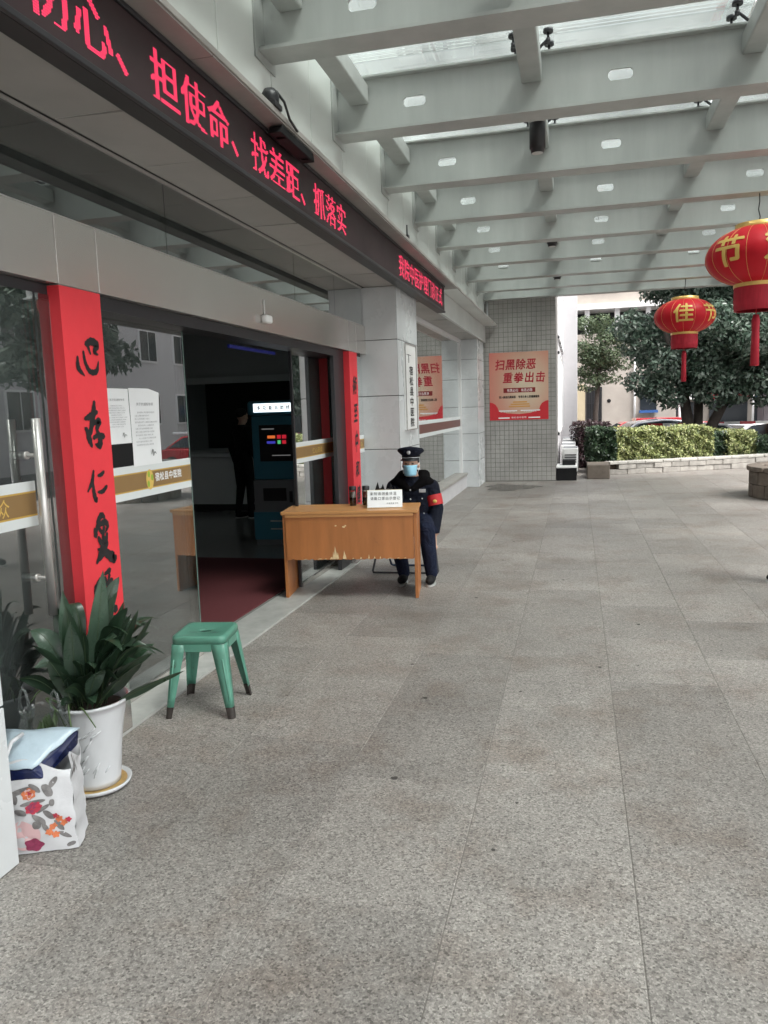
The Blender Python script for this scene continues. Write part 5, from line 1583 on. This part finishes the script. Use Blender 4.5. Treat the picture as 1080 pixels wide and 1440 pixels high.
for u, v, ru, rv, a in ((.28, .73, .16, .035, .3), (.50, .76, .10, .03, 2.6), (.66, .72, .05, .09, .3), (.76, .80, .08, .035, 1.0), (.2, .66, .09, .03, 2.2), (.46, .60, .14, .03, .15), (.30, .50, .10, .03, 2.9), (.60, .52, .09, .028, .6), (.52, .40, .12, .03, 2.5), (.66, .44, .04, .08, .5), (.72, .58, .03, .05, .2), (.78, .30, .03, .10, .6), (.85, .18, .03, .08, .8), (.9, .06, .05, .03, .3), (.48, .34, .05, .06, .2), (.6, .30, .1, .02, 2.3), (.45, .12, .04, .02, 1)):
    prn(0, u, v, ru, rv, 'g', 2, .22, .0016, a)
prn(0, .40, .70, .10, .065, 'o', 7, .10, .0024, .4); prn(0, .40, .70, .07, .045, 'p', 5, .18, .0028, 1.3); prn(0, .41, .702, .055, .033, 'o', 3, .25, .0031, .9); prn(0, .41, .705, .025, .018, 'r', 3, .3, .0035)
prn(0, .48, .54, .11, .065, 'r', 7, .13, .0024, .2); prn(0, .46, .55, .07, .04, 'm', 3, .25, .0028, 1.0); prn(0, .49, .545, .05, .03, 'r', 4, .25, .0032, .5); prn(0, .49, .545, .02, .014, 'm', 3, .2, .0036)
prn(0, .42, .10, .12, .075, 'm', 5, .12, .0024)
for u, v in ((.78, .38), (.70, .30), (.84, .33), (.66, .24), (.74, .20)):
    prn(0, u, v, .05, .035, 'o', 5, .2, .0024, u * 9)
for u, v in ((.75, .42), (.90, .36)):
    prn(0, u, v, .04, .03, 'r', 5, .2, .0024)
for u, v in ((.25, .93), (.4, .9), (.12, .88)):
    prn(1, u, v, .12, .03, 'g', 3, .3, .0016, u * 5)
MB().path([bagpt(0, .16, .80, .004), (-.09, -.12, .39), (-.075, -.06, .445), (-.05, .0, .45)], .008, 6).build('strap', M['bagcloth'], SB)
# blue plastic parcel lying in the bag mouth
BP = thing('plastic_parcel', 'pale blue plastic parcel sticking out of the rose bag', 'parcel', (-2.035, 2.44, .292), math.radians(24))
v_ = [(a * .9, b, c) for a, b, c in [(-.15, -.075, .0), (.04, -.085, .0), (.15, .075, .06), (-.15, .075, .05), (-.15, -.085, .065), (.0, -.098, .055), (.165, .05, .145), (-.15, .08, .15)]]
bp_ = MB()
nn_ = 8
def q3(a, b, c, d, u, v): return (Vector(a) * (1 - u) + Vector(b) * u) * (1 - v) + (Vector(d) * (1 - u) + Vector(c) * u) * v
vs = []
for i in range(nn_ + 1):
    for j in range(nn_ + 1):
        u, v = j / nn_, i / nn_
        P_ = q3(v_[4], v_[5], v_[6], v_[7], u, v)
        P_.z += .018 * math.sin(u * PI) * math.sin(v * PI) + .004 * math.sin(u * 9 + v * 14)
        vs.append(P_)
bp_.add(vs, [(i * (nn_ + 1) + j, i * (nn_ + 1) + j + 1, (i + 1) * (nn_ + 1) + j + 1, (i + 1) * (nn_ + 1) + j) for i in range(nn_) for j in range(nn_)], 0, True)
tpo = bp_.build('wrap', M['bluebag'], BP)
sv = tpo.modifiers.new('solid', 'SOLIDIFY'); sv.thickness = 0.006
MB().add([v_[0], v_[1], v_[2], v_[3]] + [(a, b + .004, c - .008) for a, b, c in v_[4:]], [(0, 3, 2, 1), (0, 1, 5, 4), (1, 2, 6, 5), (2, 3, 7, 6), (3, 0, 4, 7), (4, 5, 6, 7)]).build('content', M['navyplastic'], BP, bevel=0.012)
# clear carrier bag with greens
CB = thing('clear_bag', 'clear plastic carrier bag of greens standing behind the rose bag', 'bag', (-2.17, 2.655, 0))
cb2 = MB()
def cfn(th, z): return 1 + .08 * math.sin(th * 5 + z * 20) + .05 * math.sin(th * 11 - z * 33)
cb2.lathe([(.0, .004), (.08, .006), (.105, .08), (.11, .24), (.105, .36), (.08, .43), (.088, .455)], 36, fn=cfn)
cb2.build('sack', M['clearbag'], CB)
for s in (-1, 1):
    MB().path([(s * .075 - .022, -.02, .44), (s * .075 - .02, -.02, .49), (s * .075 - .012, -.02, .53), (s * .075, -.02, .545), (s * .075 + .012, -.02, .53), (s * .075 + .02, -.02, .49), (s * .075 + .024, -.02, .44)], [.009, .006, .005, .005, .005, .006, .009], 6).build('handle', M['clearbag'], CB)
gm = MB()
for k in range(110):
    th = random.uniform(0, 2 * PI); r = random.uniform(0, .08); z = random.uniform(.02, .36)
    gm.add([(r * math.cos(th), r * math.sin(th), z), (r * math.cos(th) + .012, r * math.sin(th) + .006, z + .03), (r * math.cos(th) + random.uniform(-.03, .03), r * math.sin(th) + random.uniform(-.03, .03), z + .075), (r * math.cos(th) - .012, r * math.sin(th) - .004, z + .035)], [(0, 1, 2, 3)])
gm.build('greens', M['leafpale'], CB, kind='stuff')

# ------------------------------------------------------------------ planter wall, hedges, trees
def wall_path(pts):
    out = []
    for a, b in zip(pts[:-1], pts[1:]):
        out.append((Vector(a), Vector(b)))
    return out
PW = thing('planter_wall', 'low curved stone block planter wall in front of the yellow green hedge', 'wall', (2.3, 18.9, 0))
cpts = [Vector((0.72, 18.30, 0))]
for k in range(1, 19):
    x = 0.72 + k * 0.40
    cpts.append(Vector((x, 18.30 + 0.42 * (x - .72) + 0.018 * (x - .72) ** 2, 0)))
stone_mb = []
for c_ in range(3):
    sh0 = 0.0 if c_ % 2 == 0 else 0.5
    z0, z1 = ((0.0, 0.118), (0.122, 0.235), (0.24, 0.30))[c_]
    for i in range(len(cpts) - 1):
        a = cpts[i].lerp(cpts[i + 1], sh0); b = (cpts[i + 1].lerp(cpts[min(i + 2, len(cpts) - 1)], sh0))
        d = (b - a)
        if d.length < .05: continue
        L = d.length; d.normalize(); nrm = Vector((d.y, -d.x, 0))
        rot = Matrix.Translation(a) @ Matrix(((d.x, -d.y, 0, 0), (d.y, d.x, 0, 0), (0, 0, 1, 0), (0, 0, 0, 1)))
        pr = random.uniform(-.012, .018)
        s = MB()
        ny, nz = 5, 3
        fr0 = -.02 + (-.02 if c_ == 2 else -pr)
        s.box(.004, L - .004, fr0, .26, z0, z1)
        s.v = [tuple(rot @ Vector((x, y + random.uniform(-.006, .006), z + random.uniform(-.003, .002)))) for x, y, z in s.v]
        s.build('coping' if c_ == 2 else 'stone', M['stonecap'] if c_ == 2 else M['stone'], PW, world=True, bevel=0.012)
eb = MB().box(0.22, 0.70, 17.35, 18.25, 0.0, 0.31)
eb.build('end_block', M['stonebrown'], PW, world=True, bevel=0.02, label='brown rough stone block at the wall end')
soil = MB()
sp_ = [(0.3, 21.54), (0.3, 18.3)] + [(p.x, p.y + .10) for p in cpts] + [(7.9, 21.54)]
soil.add([(x, min(y, 21.54), .26) for x, y in sp_] + [(x, min(y, 21.54), -.02) for x, y in sp_], [list(range(len(sp_)))[::-1]] + [(i, (i + 1) % len(sp_), len(sp_) + (i + 1) % len(sp_), len(sp_) + i) for i in range(len(sp_))])
tag(soil.build('planter_soil', M['earth']), kind='structure')
# dark stone planter end at the right edge of the picture
S2 = thing('stone_planter', 'dark rough stone planter end at the right edge of the paving', 'planter', (3.75, 14.0, 0))
for c_ in range(3):
    for i in range(9):
        a0 = PI * (0.5 + i / 9) ; a1 = PI * (0.5 + (i + 1) / 9)
        if c_ == 1: a0 += .17; a1 += .17
        b = MB(); r1 = .93 if c_ < 2 else .97
        z0, z1 = ((0, .22), (.224, .44), (.445, .52))[c_]
        n = 3; pts = []
        for q in range(n + 1): a = a0 + .012 + (a1 - a0 - .024) * q / n; pts.append((r1 * math.cos(a), r1 * math.sin(a)))
        for q in range(n, -1, -1): a = a0 + .012 + (a1 - a0 - .024) * q / n; pts.append(((r1 - .25) * math.cos(a), (r1 - .25) * math.sin(a)))
        b.prism(pts, z0, z1).build('stone', M['stonebrown'], S2, bevel=0.015)
MB().lathe([(0, .40), (.72, .40)], 24).build('soil', M['earth'], S2)

def leaf_cloud(pts, nrm, size, jitter=0.5, aspect=1.8):
    """many small leaf faces: two-triangle folded quads at pts"""
    n = len(pts)
    d = rng.normal(size=(n, 3)) * jitter + nrm
    d /= np.linalg.norm(d, axis=1, keepdims=True)
    t1 = np.cross(d, rng.normal(size=(n, 3))); t1 /= np.linalg.norm(t1, axis=1, keepdims=True)
    t2 = np.cross(d, t1)
    s = size * rng.uniform(.7, 1.3, size=(n, 1))
    a = pts - t1 * s * aspect * .5; b = pts + t2 * s * .4 + d * s * .08; c = pts + t1 * s * aspect * .5; e = pts - t2 * s * .4 + d * s * .08
    V_ = np.stack([a, b, c, e], 1).reshape(-1, 3)
    F_ = np.arange(n * 4).reshape(-1, 4)
    return V_, F_
def fast_mesh(name, V_, F_, m_, parent, kind=None):
    me = bpy.data.meshes.new(name)
    me.vertices.add(len(V_)); me.vertices.foreach_set('co', V_.astype(np.float32).ravel())
    me.loops.add(F_.size); me.loops.foreach_set('vertex_index', F_.astype(np.int32).ravel())
    me.polygons.add(len(F_)); me.polygons.foreach_set('loop_start', np.arange(0, F_.size, 4, dtype=np.int32))
    me.update(calc_edges=True)
    me.materials.append(m_)
    o = link(bpy.data.objects.new(name, me))
    if parent is not None:
        o.parent = parent; WM[o] = WM[parent]
        inv = WM[parent].inverted()
        arr = V_ + np.array(inv.translation)[None]
        me.vertices.foreach_set('co', arr.astype(np.float32).ravel()); me.update()
    if kind: o['kind'] = kind
    return o
def hedge(label, a, b, depth, z0, z1, m_, n, size=.042, name='hedge'):
    a = np.array(a, float); b = np.array(b, float)
    mid = (a + b) / 2
    H_ = thing(name, label, 'hedge', (mid[0], mid[1], z0))
    L = np.linalg.norm(b - a); u = (b - a) / L; nv_ = np.array([-u[1], u[0]])
    N_ = n
    q = rng.uniform(size=(N_, 3))
    # bias to the shell
    face = rng.integers(0, 10, N_)
    s = q[:, 0] * L; dd = q[:, 1] * depth; z = z0 + q[:, 2] * (z1 - z0)
    bump = .045 * np.sin(s * 7) + .04 * np.sin(z * 17 + s * 11) + .04 * np.sin(z * 9 - s * 23) + rng.normal(size=N_) * .035
    dd = np.where(face < 5, bump * .6 + 0.02, dd); z = np.where((face >= 5) & (face < 8), z1 + bump * .5, z)
    s = np.where(face == 8, bump * .5, s); s = np.where(face == 9, L + bump * .5, s)
    P = np.stack([a[0] + u[0] * s + nv_[0] * dd, a[1] + u[1] * s + nv_[1] * dd, z], 1)
    nr = np.zeros((N_, 3)); nr[:, :2] = -nv_ * .6; nr[:, 2] = .7
    V_, F_ = leaf_cloud(P, nr, size, .8)
    fast_mesh('foliage', V_, F_, m_, H_, 'stuff')
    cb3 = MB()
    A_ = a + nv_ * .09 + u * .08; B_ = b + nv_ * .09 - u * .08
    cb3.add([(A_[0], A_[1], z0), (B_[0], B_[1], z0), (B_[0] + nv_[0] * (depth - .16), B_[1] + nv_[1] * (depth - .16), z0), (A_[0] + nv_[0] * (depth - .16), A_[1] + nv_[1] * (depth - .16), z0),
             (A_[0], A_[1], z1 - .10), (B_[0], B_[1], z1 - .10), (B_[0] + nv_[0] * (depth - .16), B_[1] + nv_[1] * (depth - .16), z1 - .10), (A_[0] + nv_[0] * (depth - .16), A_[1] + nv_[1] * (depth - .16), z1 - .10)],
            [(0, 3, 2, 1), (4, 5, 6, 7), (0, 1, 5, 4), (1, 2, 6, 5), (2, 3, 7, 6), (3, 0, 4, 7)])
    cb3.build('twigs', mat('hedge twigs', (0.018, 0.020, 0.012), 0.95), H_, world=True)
    return H_
hedge('clipped yellow green hedge, the long one above the stone planter wall', (0.92, 18.95), (3.18, 20.05), .75, .25, .97, M['hedgeyellow'], 14000, .045)
hedge('dark green clipped hedge end beside the air conditioner units', (0.33, 18.85), (0.90, 18.95), .75, .25, 1.00, M['hedgedark'], 4200, .045)
hedge('short yellow green hedge right of the tree trunks', (3.62, 20.35), (4.30, 20.75), .65, .25, .82, M['hedgeyellow'], 3400, .045)
hedge('dark hedge piece between the two yellow green hedges', (3.26, 20.3), (3.60, 20.45), .6, .25, .78, M['hedgedark'], 1500)
hedge('low dark green shrubs at the right end of the planter', (4.35, 20.55), (6.2, 21.0), .6, .25, .66, M['hedgedark'], 4200, name='shrub')
hedge('dark purple leaved shrub behind the air conditioner units', (0.05, 20.3), (0.85, 20.5), .8, .0, 1.12, M['hedgepurple'], 4000, name='shrub')
def tree(label, base, trunks, clumps, m_, per, size, name='tree'):
    T = thing(name, label, 'tree', base)
    tr = MB()
    for pts, rs in trunks:
        P_ = [Vector(p) for p in pts]
        tr.path(P_, rs, 9)
    tr.build('trunk', M['bark'], T, world=True)
    Ps, Ns = [], []
    for (c, r) in clumps:
        c = np.array(c); n = int(per * (r[0] * r[1] * r[2]) ** (2 / 3.))
        d = rng.normal(size=(n, 3)); d /= np.linalg.norm(d, axis=1, keepdims=True)
        k = rng.uniform(.25, 1.0, size=(n, 1)) ** .45
        k *= 1 + .14 * np.sin(d[:, :1] * 6 + c[0] * 3) * np.cos(d[:, 2:] * 7 + c[1])
        Ps.append(c + d * k * np.array(r)); Ns.append(d * .7 + np.array([0, 0, .5]))
    P = np.concatenate(Ps); Nn = np.concatenate(Ns)
    V_, F_ = leaf_cloud(P, Nn, size, .7)
    fast_mesh('crown', V_, F_, m_, T)
    return T
def clumpset(c, R, n, rr, seed, flat=.75, zmin=None):
    r = random.Random(seed); out = []
    while len(out) < n:
        d = Vector((r.gauss(0, 1), r.gauss(0, 1), r.gauss(0, 1))).normalized() * (r.random() ** .4)
        p = (c[0] + d.x * R[0], c[1] + d.y * R[1], c[2] + d.z * R[2])
        if zmin and p[2] < zmin: continue
        s = r.uniform(.7, 1.25) * rr
        out.append((p, (s, s, s * flat)))
    return out
tree('large dark broadleaf tree with two trunks behind the hedge', (3.25, 23.0, GZ),
     [([(3.02, 23, GZ), (3.02, 23, .9), (2.85, 22.9, 1.9), (2.5, 22.7, 2.9), (2.2, 22.5, 4)], [.19, .16, .13, .09, .04]), ([(3.2, 23.05, GZ), (3.28, 23.1, 1.0), (3.3, 23.2, 2.2), (3.4, 23.4, 4.5)], [.15, .13, .11, .05]),
      ([(3.45, 22.95, GZ), (3.6, 22.9, .9), (4.05, 22.8, 1.9), (4.7, 22.7, 2.8), (5.2, 22.6, 3.6)], [.18, .15, .12, .08, .03]), ([(3.75, 22.9, 1.3), (4.3, 23.2, 1.8), (5.0, 23.4, 2.3)], [.08, .06, .03])],
     clumpset((3.85, 23.0, 4.0), (2.5, 1.7, 2.15), 84, .62, 11, .8, 1.95) + [((1.75, 22.6, 2.2), (.5, .5, .4)), ((2.1, 22.5, 1.95), (.45, .5, .35)), ((1.7, 22.8, 3.3), (.6, .6, .6)), ((2.4, 22.4, 2.6), (.6, .6, .5)), ((5.2, 22.6, 2.1), (.7, .6, .45)), ((4.5, 22.3, 2.2), (.6, .5, .4)), ((3.4, 22.2, 2.4), (.6, .5, .4)), ((4.9, 22.4, 1.75), (.6, .5, .4)), ((5.5, 22.6, 1.7), (.6, .5, .4)), ((4.1, 22.5, 1.75), (.45, .45, .3)), ((2.5, 22.5, 1.7), (.4, .45, .3))],
     M['treeleaf'], 2500, .082)
tree('smaller pale green tree beside the white annex pilaster', (0.75, 31.0, GZ),
     [([(.72, 31, GZ), (.70, 31, 1.2), (.8, 31, 2.4), (.9, 31, 4.2)], [.11, .10, .08, .03])],
     clumpset((.85, 31.0, 3.45), (1.0, .9, 1.45), 40, .44, 21, .6, 1.8), M['treeleaf2'], 1900, .062)
# trees off to the right: seen reflected in the door glass
tree('broad dark tree out on the right beyond the canopy', (9.8, 19.5, GZ), [([(9.8, 19.5, GZ), (9.8, 19.5, 2.0), (9.9, 19.4, 5)], [.22, .18, .06])],
     clumpset((9.8, 19.5, 4.6), (2.4, 2.6, 2.4), 40, .8, 31, .8, 2.0), M['treeleaf'], 500, .17)

# ------------------------------------------------------------------ cars
def car(loc, rz, label, paint, kind='sedan', band=None):
    c = thing('parked_car', label, 'car', loc, rz, 'cars parked behind the hedge')
    # x forward, y left, z up
    if kind == 'sedan':
        L, Wd = 4.5, 1.76
        low = [(-2.25, .42), (-2.2, .85), (-1.55, .93), (1.0, .90), (1.95, .78), (2.2, .62), (2.22, .35), (1.9, .24), (-2.0, .24)]
        cabin = [(-1.75, .92), (-1.05, 1.38), (-.2, 1.46), (.35, 1.42), (1.15, .90)]
    else:
        L, Wd = 4.8, 1.85
        low = [(-2.35, .40), (-2.35, 1.0), (1.3, 1.0), (2.1, .85), (2.35, .7), (2.36, .35), (2.0, .26), (-2.1, .26)]
        cabin = [(-2.33, 1.0), (-2.2, 1.52), (-1.6, 1.60), (.6, 1.58), (1.5, 1.02)]
    MR = Matrix(((1, 0, 0, 0), (0, 0, -1, 0), (0, 1, 0, 0), (0, 0, 0, 1)))
    MB().prism(low, -Wd / 2, Wd / 2, M=MR).build('body', paint, c, bevel=0.06, seg=3, auto=50)
    def taper(poly, w0, w1, inset=0.0):
        b = MB(); n = len(poly); zb = min(p[1] for p in poly); zt = max(p[1] for p in poly)
        vs = []
        for sd_ in (-1, 1):
            for x, z in poly:
                wv = w0 + (w1 - w0) * (z - zb) / (zt - zb)
                vs.append((x, sd_ * wv / 2, z))
        b.add(vs, [list(range(n)), list(range(n, 2 * n))[::-1]] + [(i, n + i, n + (i + 1) % n, (i + 1) % n) for i in range(n)])
        return b
    cab = taper(cabin, Wd - .08, Wd - .42).build('roof', paint, c, bevel=0.05, seg=3, auto=50)
    cx = sum(p[0] for p in cabin) / len(cabin); zb = cabin[0][1]; zt = max(p[1] for p in cabin)
    inn = [(cx + (x - cx) * .86, zb + .05 + (z - zb) * .80) for x, z in cabin]
    taper(inn, Wd - .07, Wd - .31).build('side_window', M['carglass'], c)
    f0, f1 = Vector((cabin[-1][0], 0, cabin[-1][1])), Vector((cabin[-2][0], 0, cabin[-2][1]))
    r0, r1 = Vector((cabin[0][0], 0, cabin[0][1])), Vector((cabin[1][0], 0, cabin[1][1]))
    for nm, a, b_, sgn in (('windscreen', f0, f1, 1), ('rear_window', r0, r1, -1)):
        n_ = Vector((sgn * abs(b_.z - a.z), 0, abs(b_.x - a.x))).normalized() * .02
        p0 = a.lerp(b_, .1) + n_; p1 = a.lerp(b_, .88) + n_
        wa, wb_ = (Wd - .22) / 2, (Wd - .50) / 2
        MB().add([(p0.x, -wa, p0.z), (p0.x, wa, p0.z), (p1.x, wb_, p1.z), (p1.x, -wb_, p1.z)] + [(p0.x - n_.x, -wa, p0.z - n_.z), (p0.x - n_.x, wa, p0.z - n_.z), (p1.x - n_.x, wb_, p1.z - n_.z), (p1.x - n_.x, -wb_, p1.z - n_.z)], [(0, 1, 2, 3), (4, 7, 6, 5), (0, 4, 5, 1), (1, 5, 6, 2), (2, 6, 7, 3), (3, 7, 4, 0)]).build(nm, M['carglass'], c)
    for x in (-1.4, 1.42):
        for s in (-1, 1):
            wv = MB().tube((x, s * (Wd / 2 - .2), .32), (x, s * (Wd / 2 + .01), .32), .32, n=20).build('wheel', M['tyre'], c)
            MB().tube((x, s * (Wd / 2 - .02), .32), (x, s * (Wd / 2 + .018), .32), .2, n=16).build('rim', M['steel2'], wv)
    for s in (-1, 1):
        MB().ell((low[4][0] + .05 if kind == 'sedan' else 2.2, s * (Wd / 2 - .28), .68), (.12, .2, .07), 10, 6).build('headlight', M['bandwhite'], c)
        MB().box(low[0][0] - .02, low[0][0] + .06, s * (Wd / 2 - .3) - .14, s * (Wd / 2 - .3) + .14, .70, .82).build('tail_light', M['lampred'], c)
        MB().ell((.75, s * (Wd / 2 + .06), .95), (.06, .1, .07), 8, 6).build('mirror', paint, c)
    if band:
        MB().box(-1.5, .2, -Wd / 2 + .3, Wd / 2 - .3, zt + .0, zt + .10).build('roof_bar', band, c, bevel=.02)
    return c
car((2.15, 28.6, GZ - .12), math.radians(183), 'red van with white front pillar parked farthest left behind the hedge', M['carred'], 'van', M['carred'])
car((2.75, 26.0, GZ + .14), math.radians(8), 'silver white sedan parked in front of the red van', M['carsilver'])
car((3.7, 24.6, GZ + .03), math.radians(12), 'white sedan parked just behind the yellow green hedge', M['carwhite'])
car((4.95, 25.2, GZ), math.radians(200), 'white sedan with bluish windscreen right of the tree trunks', M['carwhite'])
car((8.6, 27.6, GZ), math.radians(185), 'red and white car at the right edge of the picture', M['carred'], 'sedan', M['carwhite'])

# ------------------------------------------------------------------ buildings beyond
BB = thing('beige_building', 'beige stucco building with dark upper openings behind the trees', 'building', (3, 44, GZ))
MB().box(-6, 4.9, 42.0, 52, GZ, 5.15).build('ground_storey', M['stucco'], BB, world=True)
MB().box(-6, 4.9, 41.6, 52, 6.35, 6.62).build('floor_slab', M['white'], BB, world=True)
MB().box(-6, 4.9, 42.05, 52, 6.62, 12).build('upper_wall', M['stucco'], BB, world=True)
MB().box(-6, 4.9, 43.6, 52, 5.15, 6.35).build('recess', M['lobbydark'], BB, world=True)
for x in (-2.5, .4, 1.88, 3.4, 4.7):
    MB().box(x, x + .24, 42.0, 42.3, 5.15, 6.35).build('pier', M['white'], BB, world=True)
MB().box(.4, 2.2, 41.96, 41.999, 7.3, 8.6).build('window', M['whiteframe'], BB, world=True)
MB().box(.5, 1.25, 41.945, 41.958, 7.4, 8.5).box(1.35, 2.1, 41.945, 41.958, 7.4, 8.5).build('pane', M['darkwin'], BB, world=True)
MB().box(-.6, .42, 41.9, 41.999, GZ, 2.6).build('yellow_bay', M['stuccoyellow'], BB, world=True)
gt = MB()
for i in range(7): gt.box(.5 + i * .12, .53 + i * .12, 41.88, 41.92, GZ, 2.4)
for z in (0.0, .8, 1.6, 2.35): gt.box(.5, 1.25, 41.87, 41.93, z, z + .04)
gt.build('grille_gate', M['darksteel'], BB, world=True)
MB().box(.48, 1.27, 41.95, 41.999, GZ, 2.45).build('doorway', M['lobbydark'], BB, world=True)
MB().tube((2.88, 41.93, GZ), (2.88, 41.93, 5.1), .055, n=8).build('downpipe', M['white'], BB, world=True)
MB().box(3.15, 3.95, 41.93, 41.999, 1.2, 3.0).build('window', M['darkwin'], BB, world=True)
MB().box(3.1, 4.0, 41.6, 41.93, 1.05, 1.18).build('blue_awning', M['blue'], BB, world=True)
MB().ell((1.62, 41.99, 1.72), (.10, .02, .10), 10, 6).build('vent_hole', M['matteblack'], BB, world=True)
SR = thing('shop_row', 'row of pale shops with white signs beyond the car park gate', 'building', (9, 55, GZ))
MB().box(4.95, 30, 52, 60, GZ, 9).build('wall', M['stucco'], SR, world=True)
for i in range(8):
    x = 5.4 + i * 2.6
    MB().box(x, x + 2.2, 51.9, 51.999, GZ, 1.5).build('shop_front', M['darkwin'], SR, world=True)
    MB().box(x, x + 2.3, 51.7, 51.9, 1.65, 2.35).build('sign_panel', (M['white'], M['carred'], M['blue'], M['white'])[i % 4], SR, world=True)
    MB().box(x + .2, x + 1.9, 51.9, 51.999, 3.2, 4.8).build('window', M['darkwin'], SR, world=True)
    MB().box(x + .2, x + 1.9, 51.9, 51.999, 5.8, 7.4).build('window', M['darkwin'], SR, world=True)
gp = thing('gate_pillar', 'dark grey gate pillar at the right edge beside the orange booth', 'pillar', (5.75, 25.5, GZ))
MB().box(-.38, .5, -.4, .4, 0, 3.3).build('shaft', M['purplegrey'], gp, bevel=.02)
MB().box(-.44, .56, -.46, .46, 3.301, 3.45).build('cap', M['stonecap'], gp, bevel=.02)
ob = thing('barrier_box', 'orange barrier machine beside the dark gate pillar', 'barrier', (5.65, 24.4, GZ))
MB().box(-.2, .25, -.2, .2, 0, 1.62).build('cabinet', M['orange'], ob, bevel=.03)
ba = MB()
for i in range(8):
    ba.box(-.25 - .42 * (i + 1), -.25 - .42 * i, -.22, -.19, 1.42, 1.50, i % 2)
ba.build('boom_arm', [M['white'], M['carred']], ob)
def lamp_post(x, y, h, label):
    l = thing('lamp_post', label, 'lamp post', (x, y, GZ))
    MB().tube((0, 0, 0), (0, 0, h), .06, .04, 10).build('pole', M['white'], l)
    MB().path([(0, 0, h), (-.15, 0, h + .12), (-.5, 0, h + .16)], .03, 8).build('arm', M['white'], l)
    MB().ell((-.6, 0, h + .15), (.18, .08, .05), 12, 6).build('lamp', M['lampface'], l)
lamp_post(8.1, 40, 3.7, 'thin white lamp post beyond the car park beside the gate pillar')
lamp_post(3.62, 30, 3.2, 'thin white lamp post showing between the two tree trunks')
CL = thing('clinic_block', 'pale clinic block across the forecourt reflected in the door glass', 'building', (20, 34, GZ))
MB().box(17, 27, 14, 62, GZ, 15).build('wall', M['annex'], CL, world=True)
for i in range(13):
    for j in range(4):
        y0 = 15.5 + i * 3.5; z0 = 1.2 + j * 3.3
        f = MB().box(16.93, 16.999, y0, y0 + 1.7, z0, z0 + 1.7).build('window', M['whiteframe'], CL, world=True)
        MB().box(16.90, 16.929, y0 + .1, y0 + .8, z0 + .1, z0 + 1.6).box(16.90, 16.929, y0 + .9, y0 + 1.6, z0 + .1, z0 + 1.6).build('pane', M['darkwin'], f, world=True)
TW = thing('apartment_tower', 'distant pale apartment tower with floor slabs seen through the roof glass', 'building', (20, 75, GZ))
MB().box(13, 30, 70, 85, GZ, 52).build('wall', M['stucco'], TW, world=True)
for k in range(15):
    MB().box(12.6, 30.4, 69.2, 70, 3 + k * 3.2, 3.5 + k * 3.2).build('balcony_slab', M['white'], TW, world=True)
    MB().box(14, 29, 69.95, 69.999, 3.9 + k * 3.2, 5.8 + k * 3.2).build('window_band', M['darkwin'], TW, world=True)
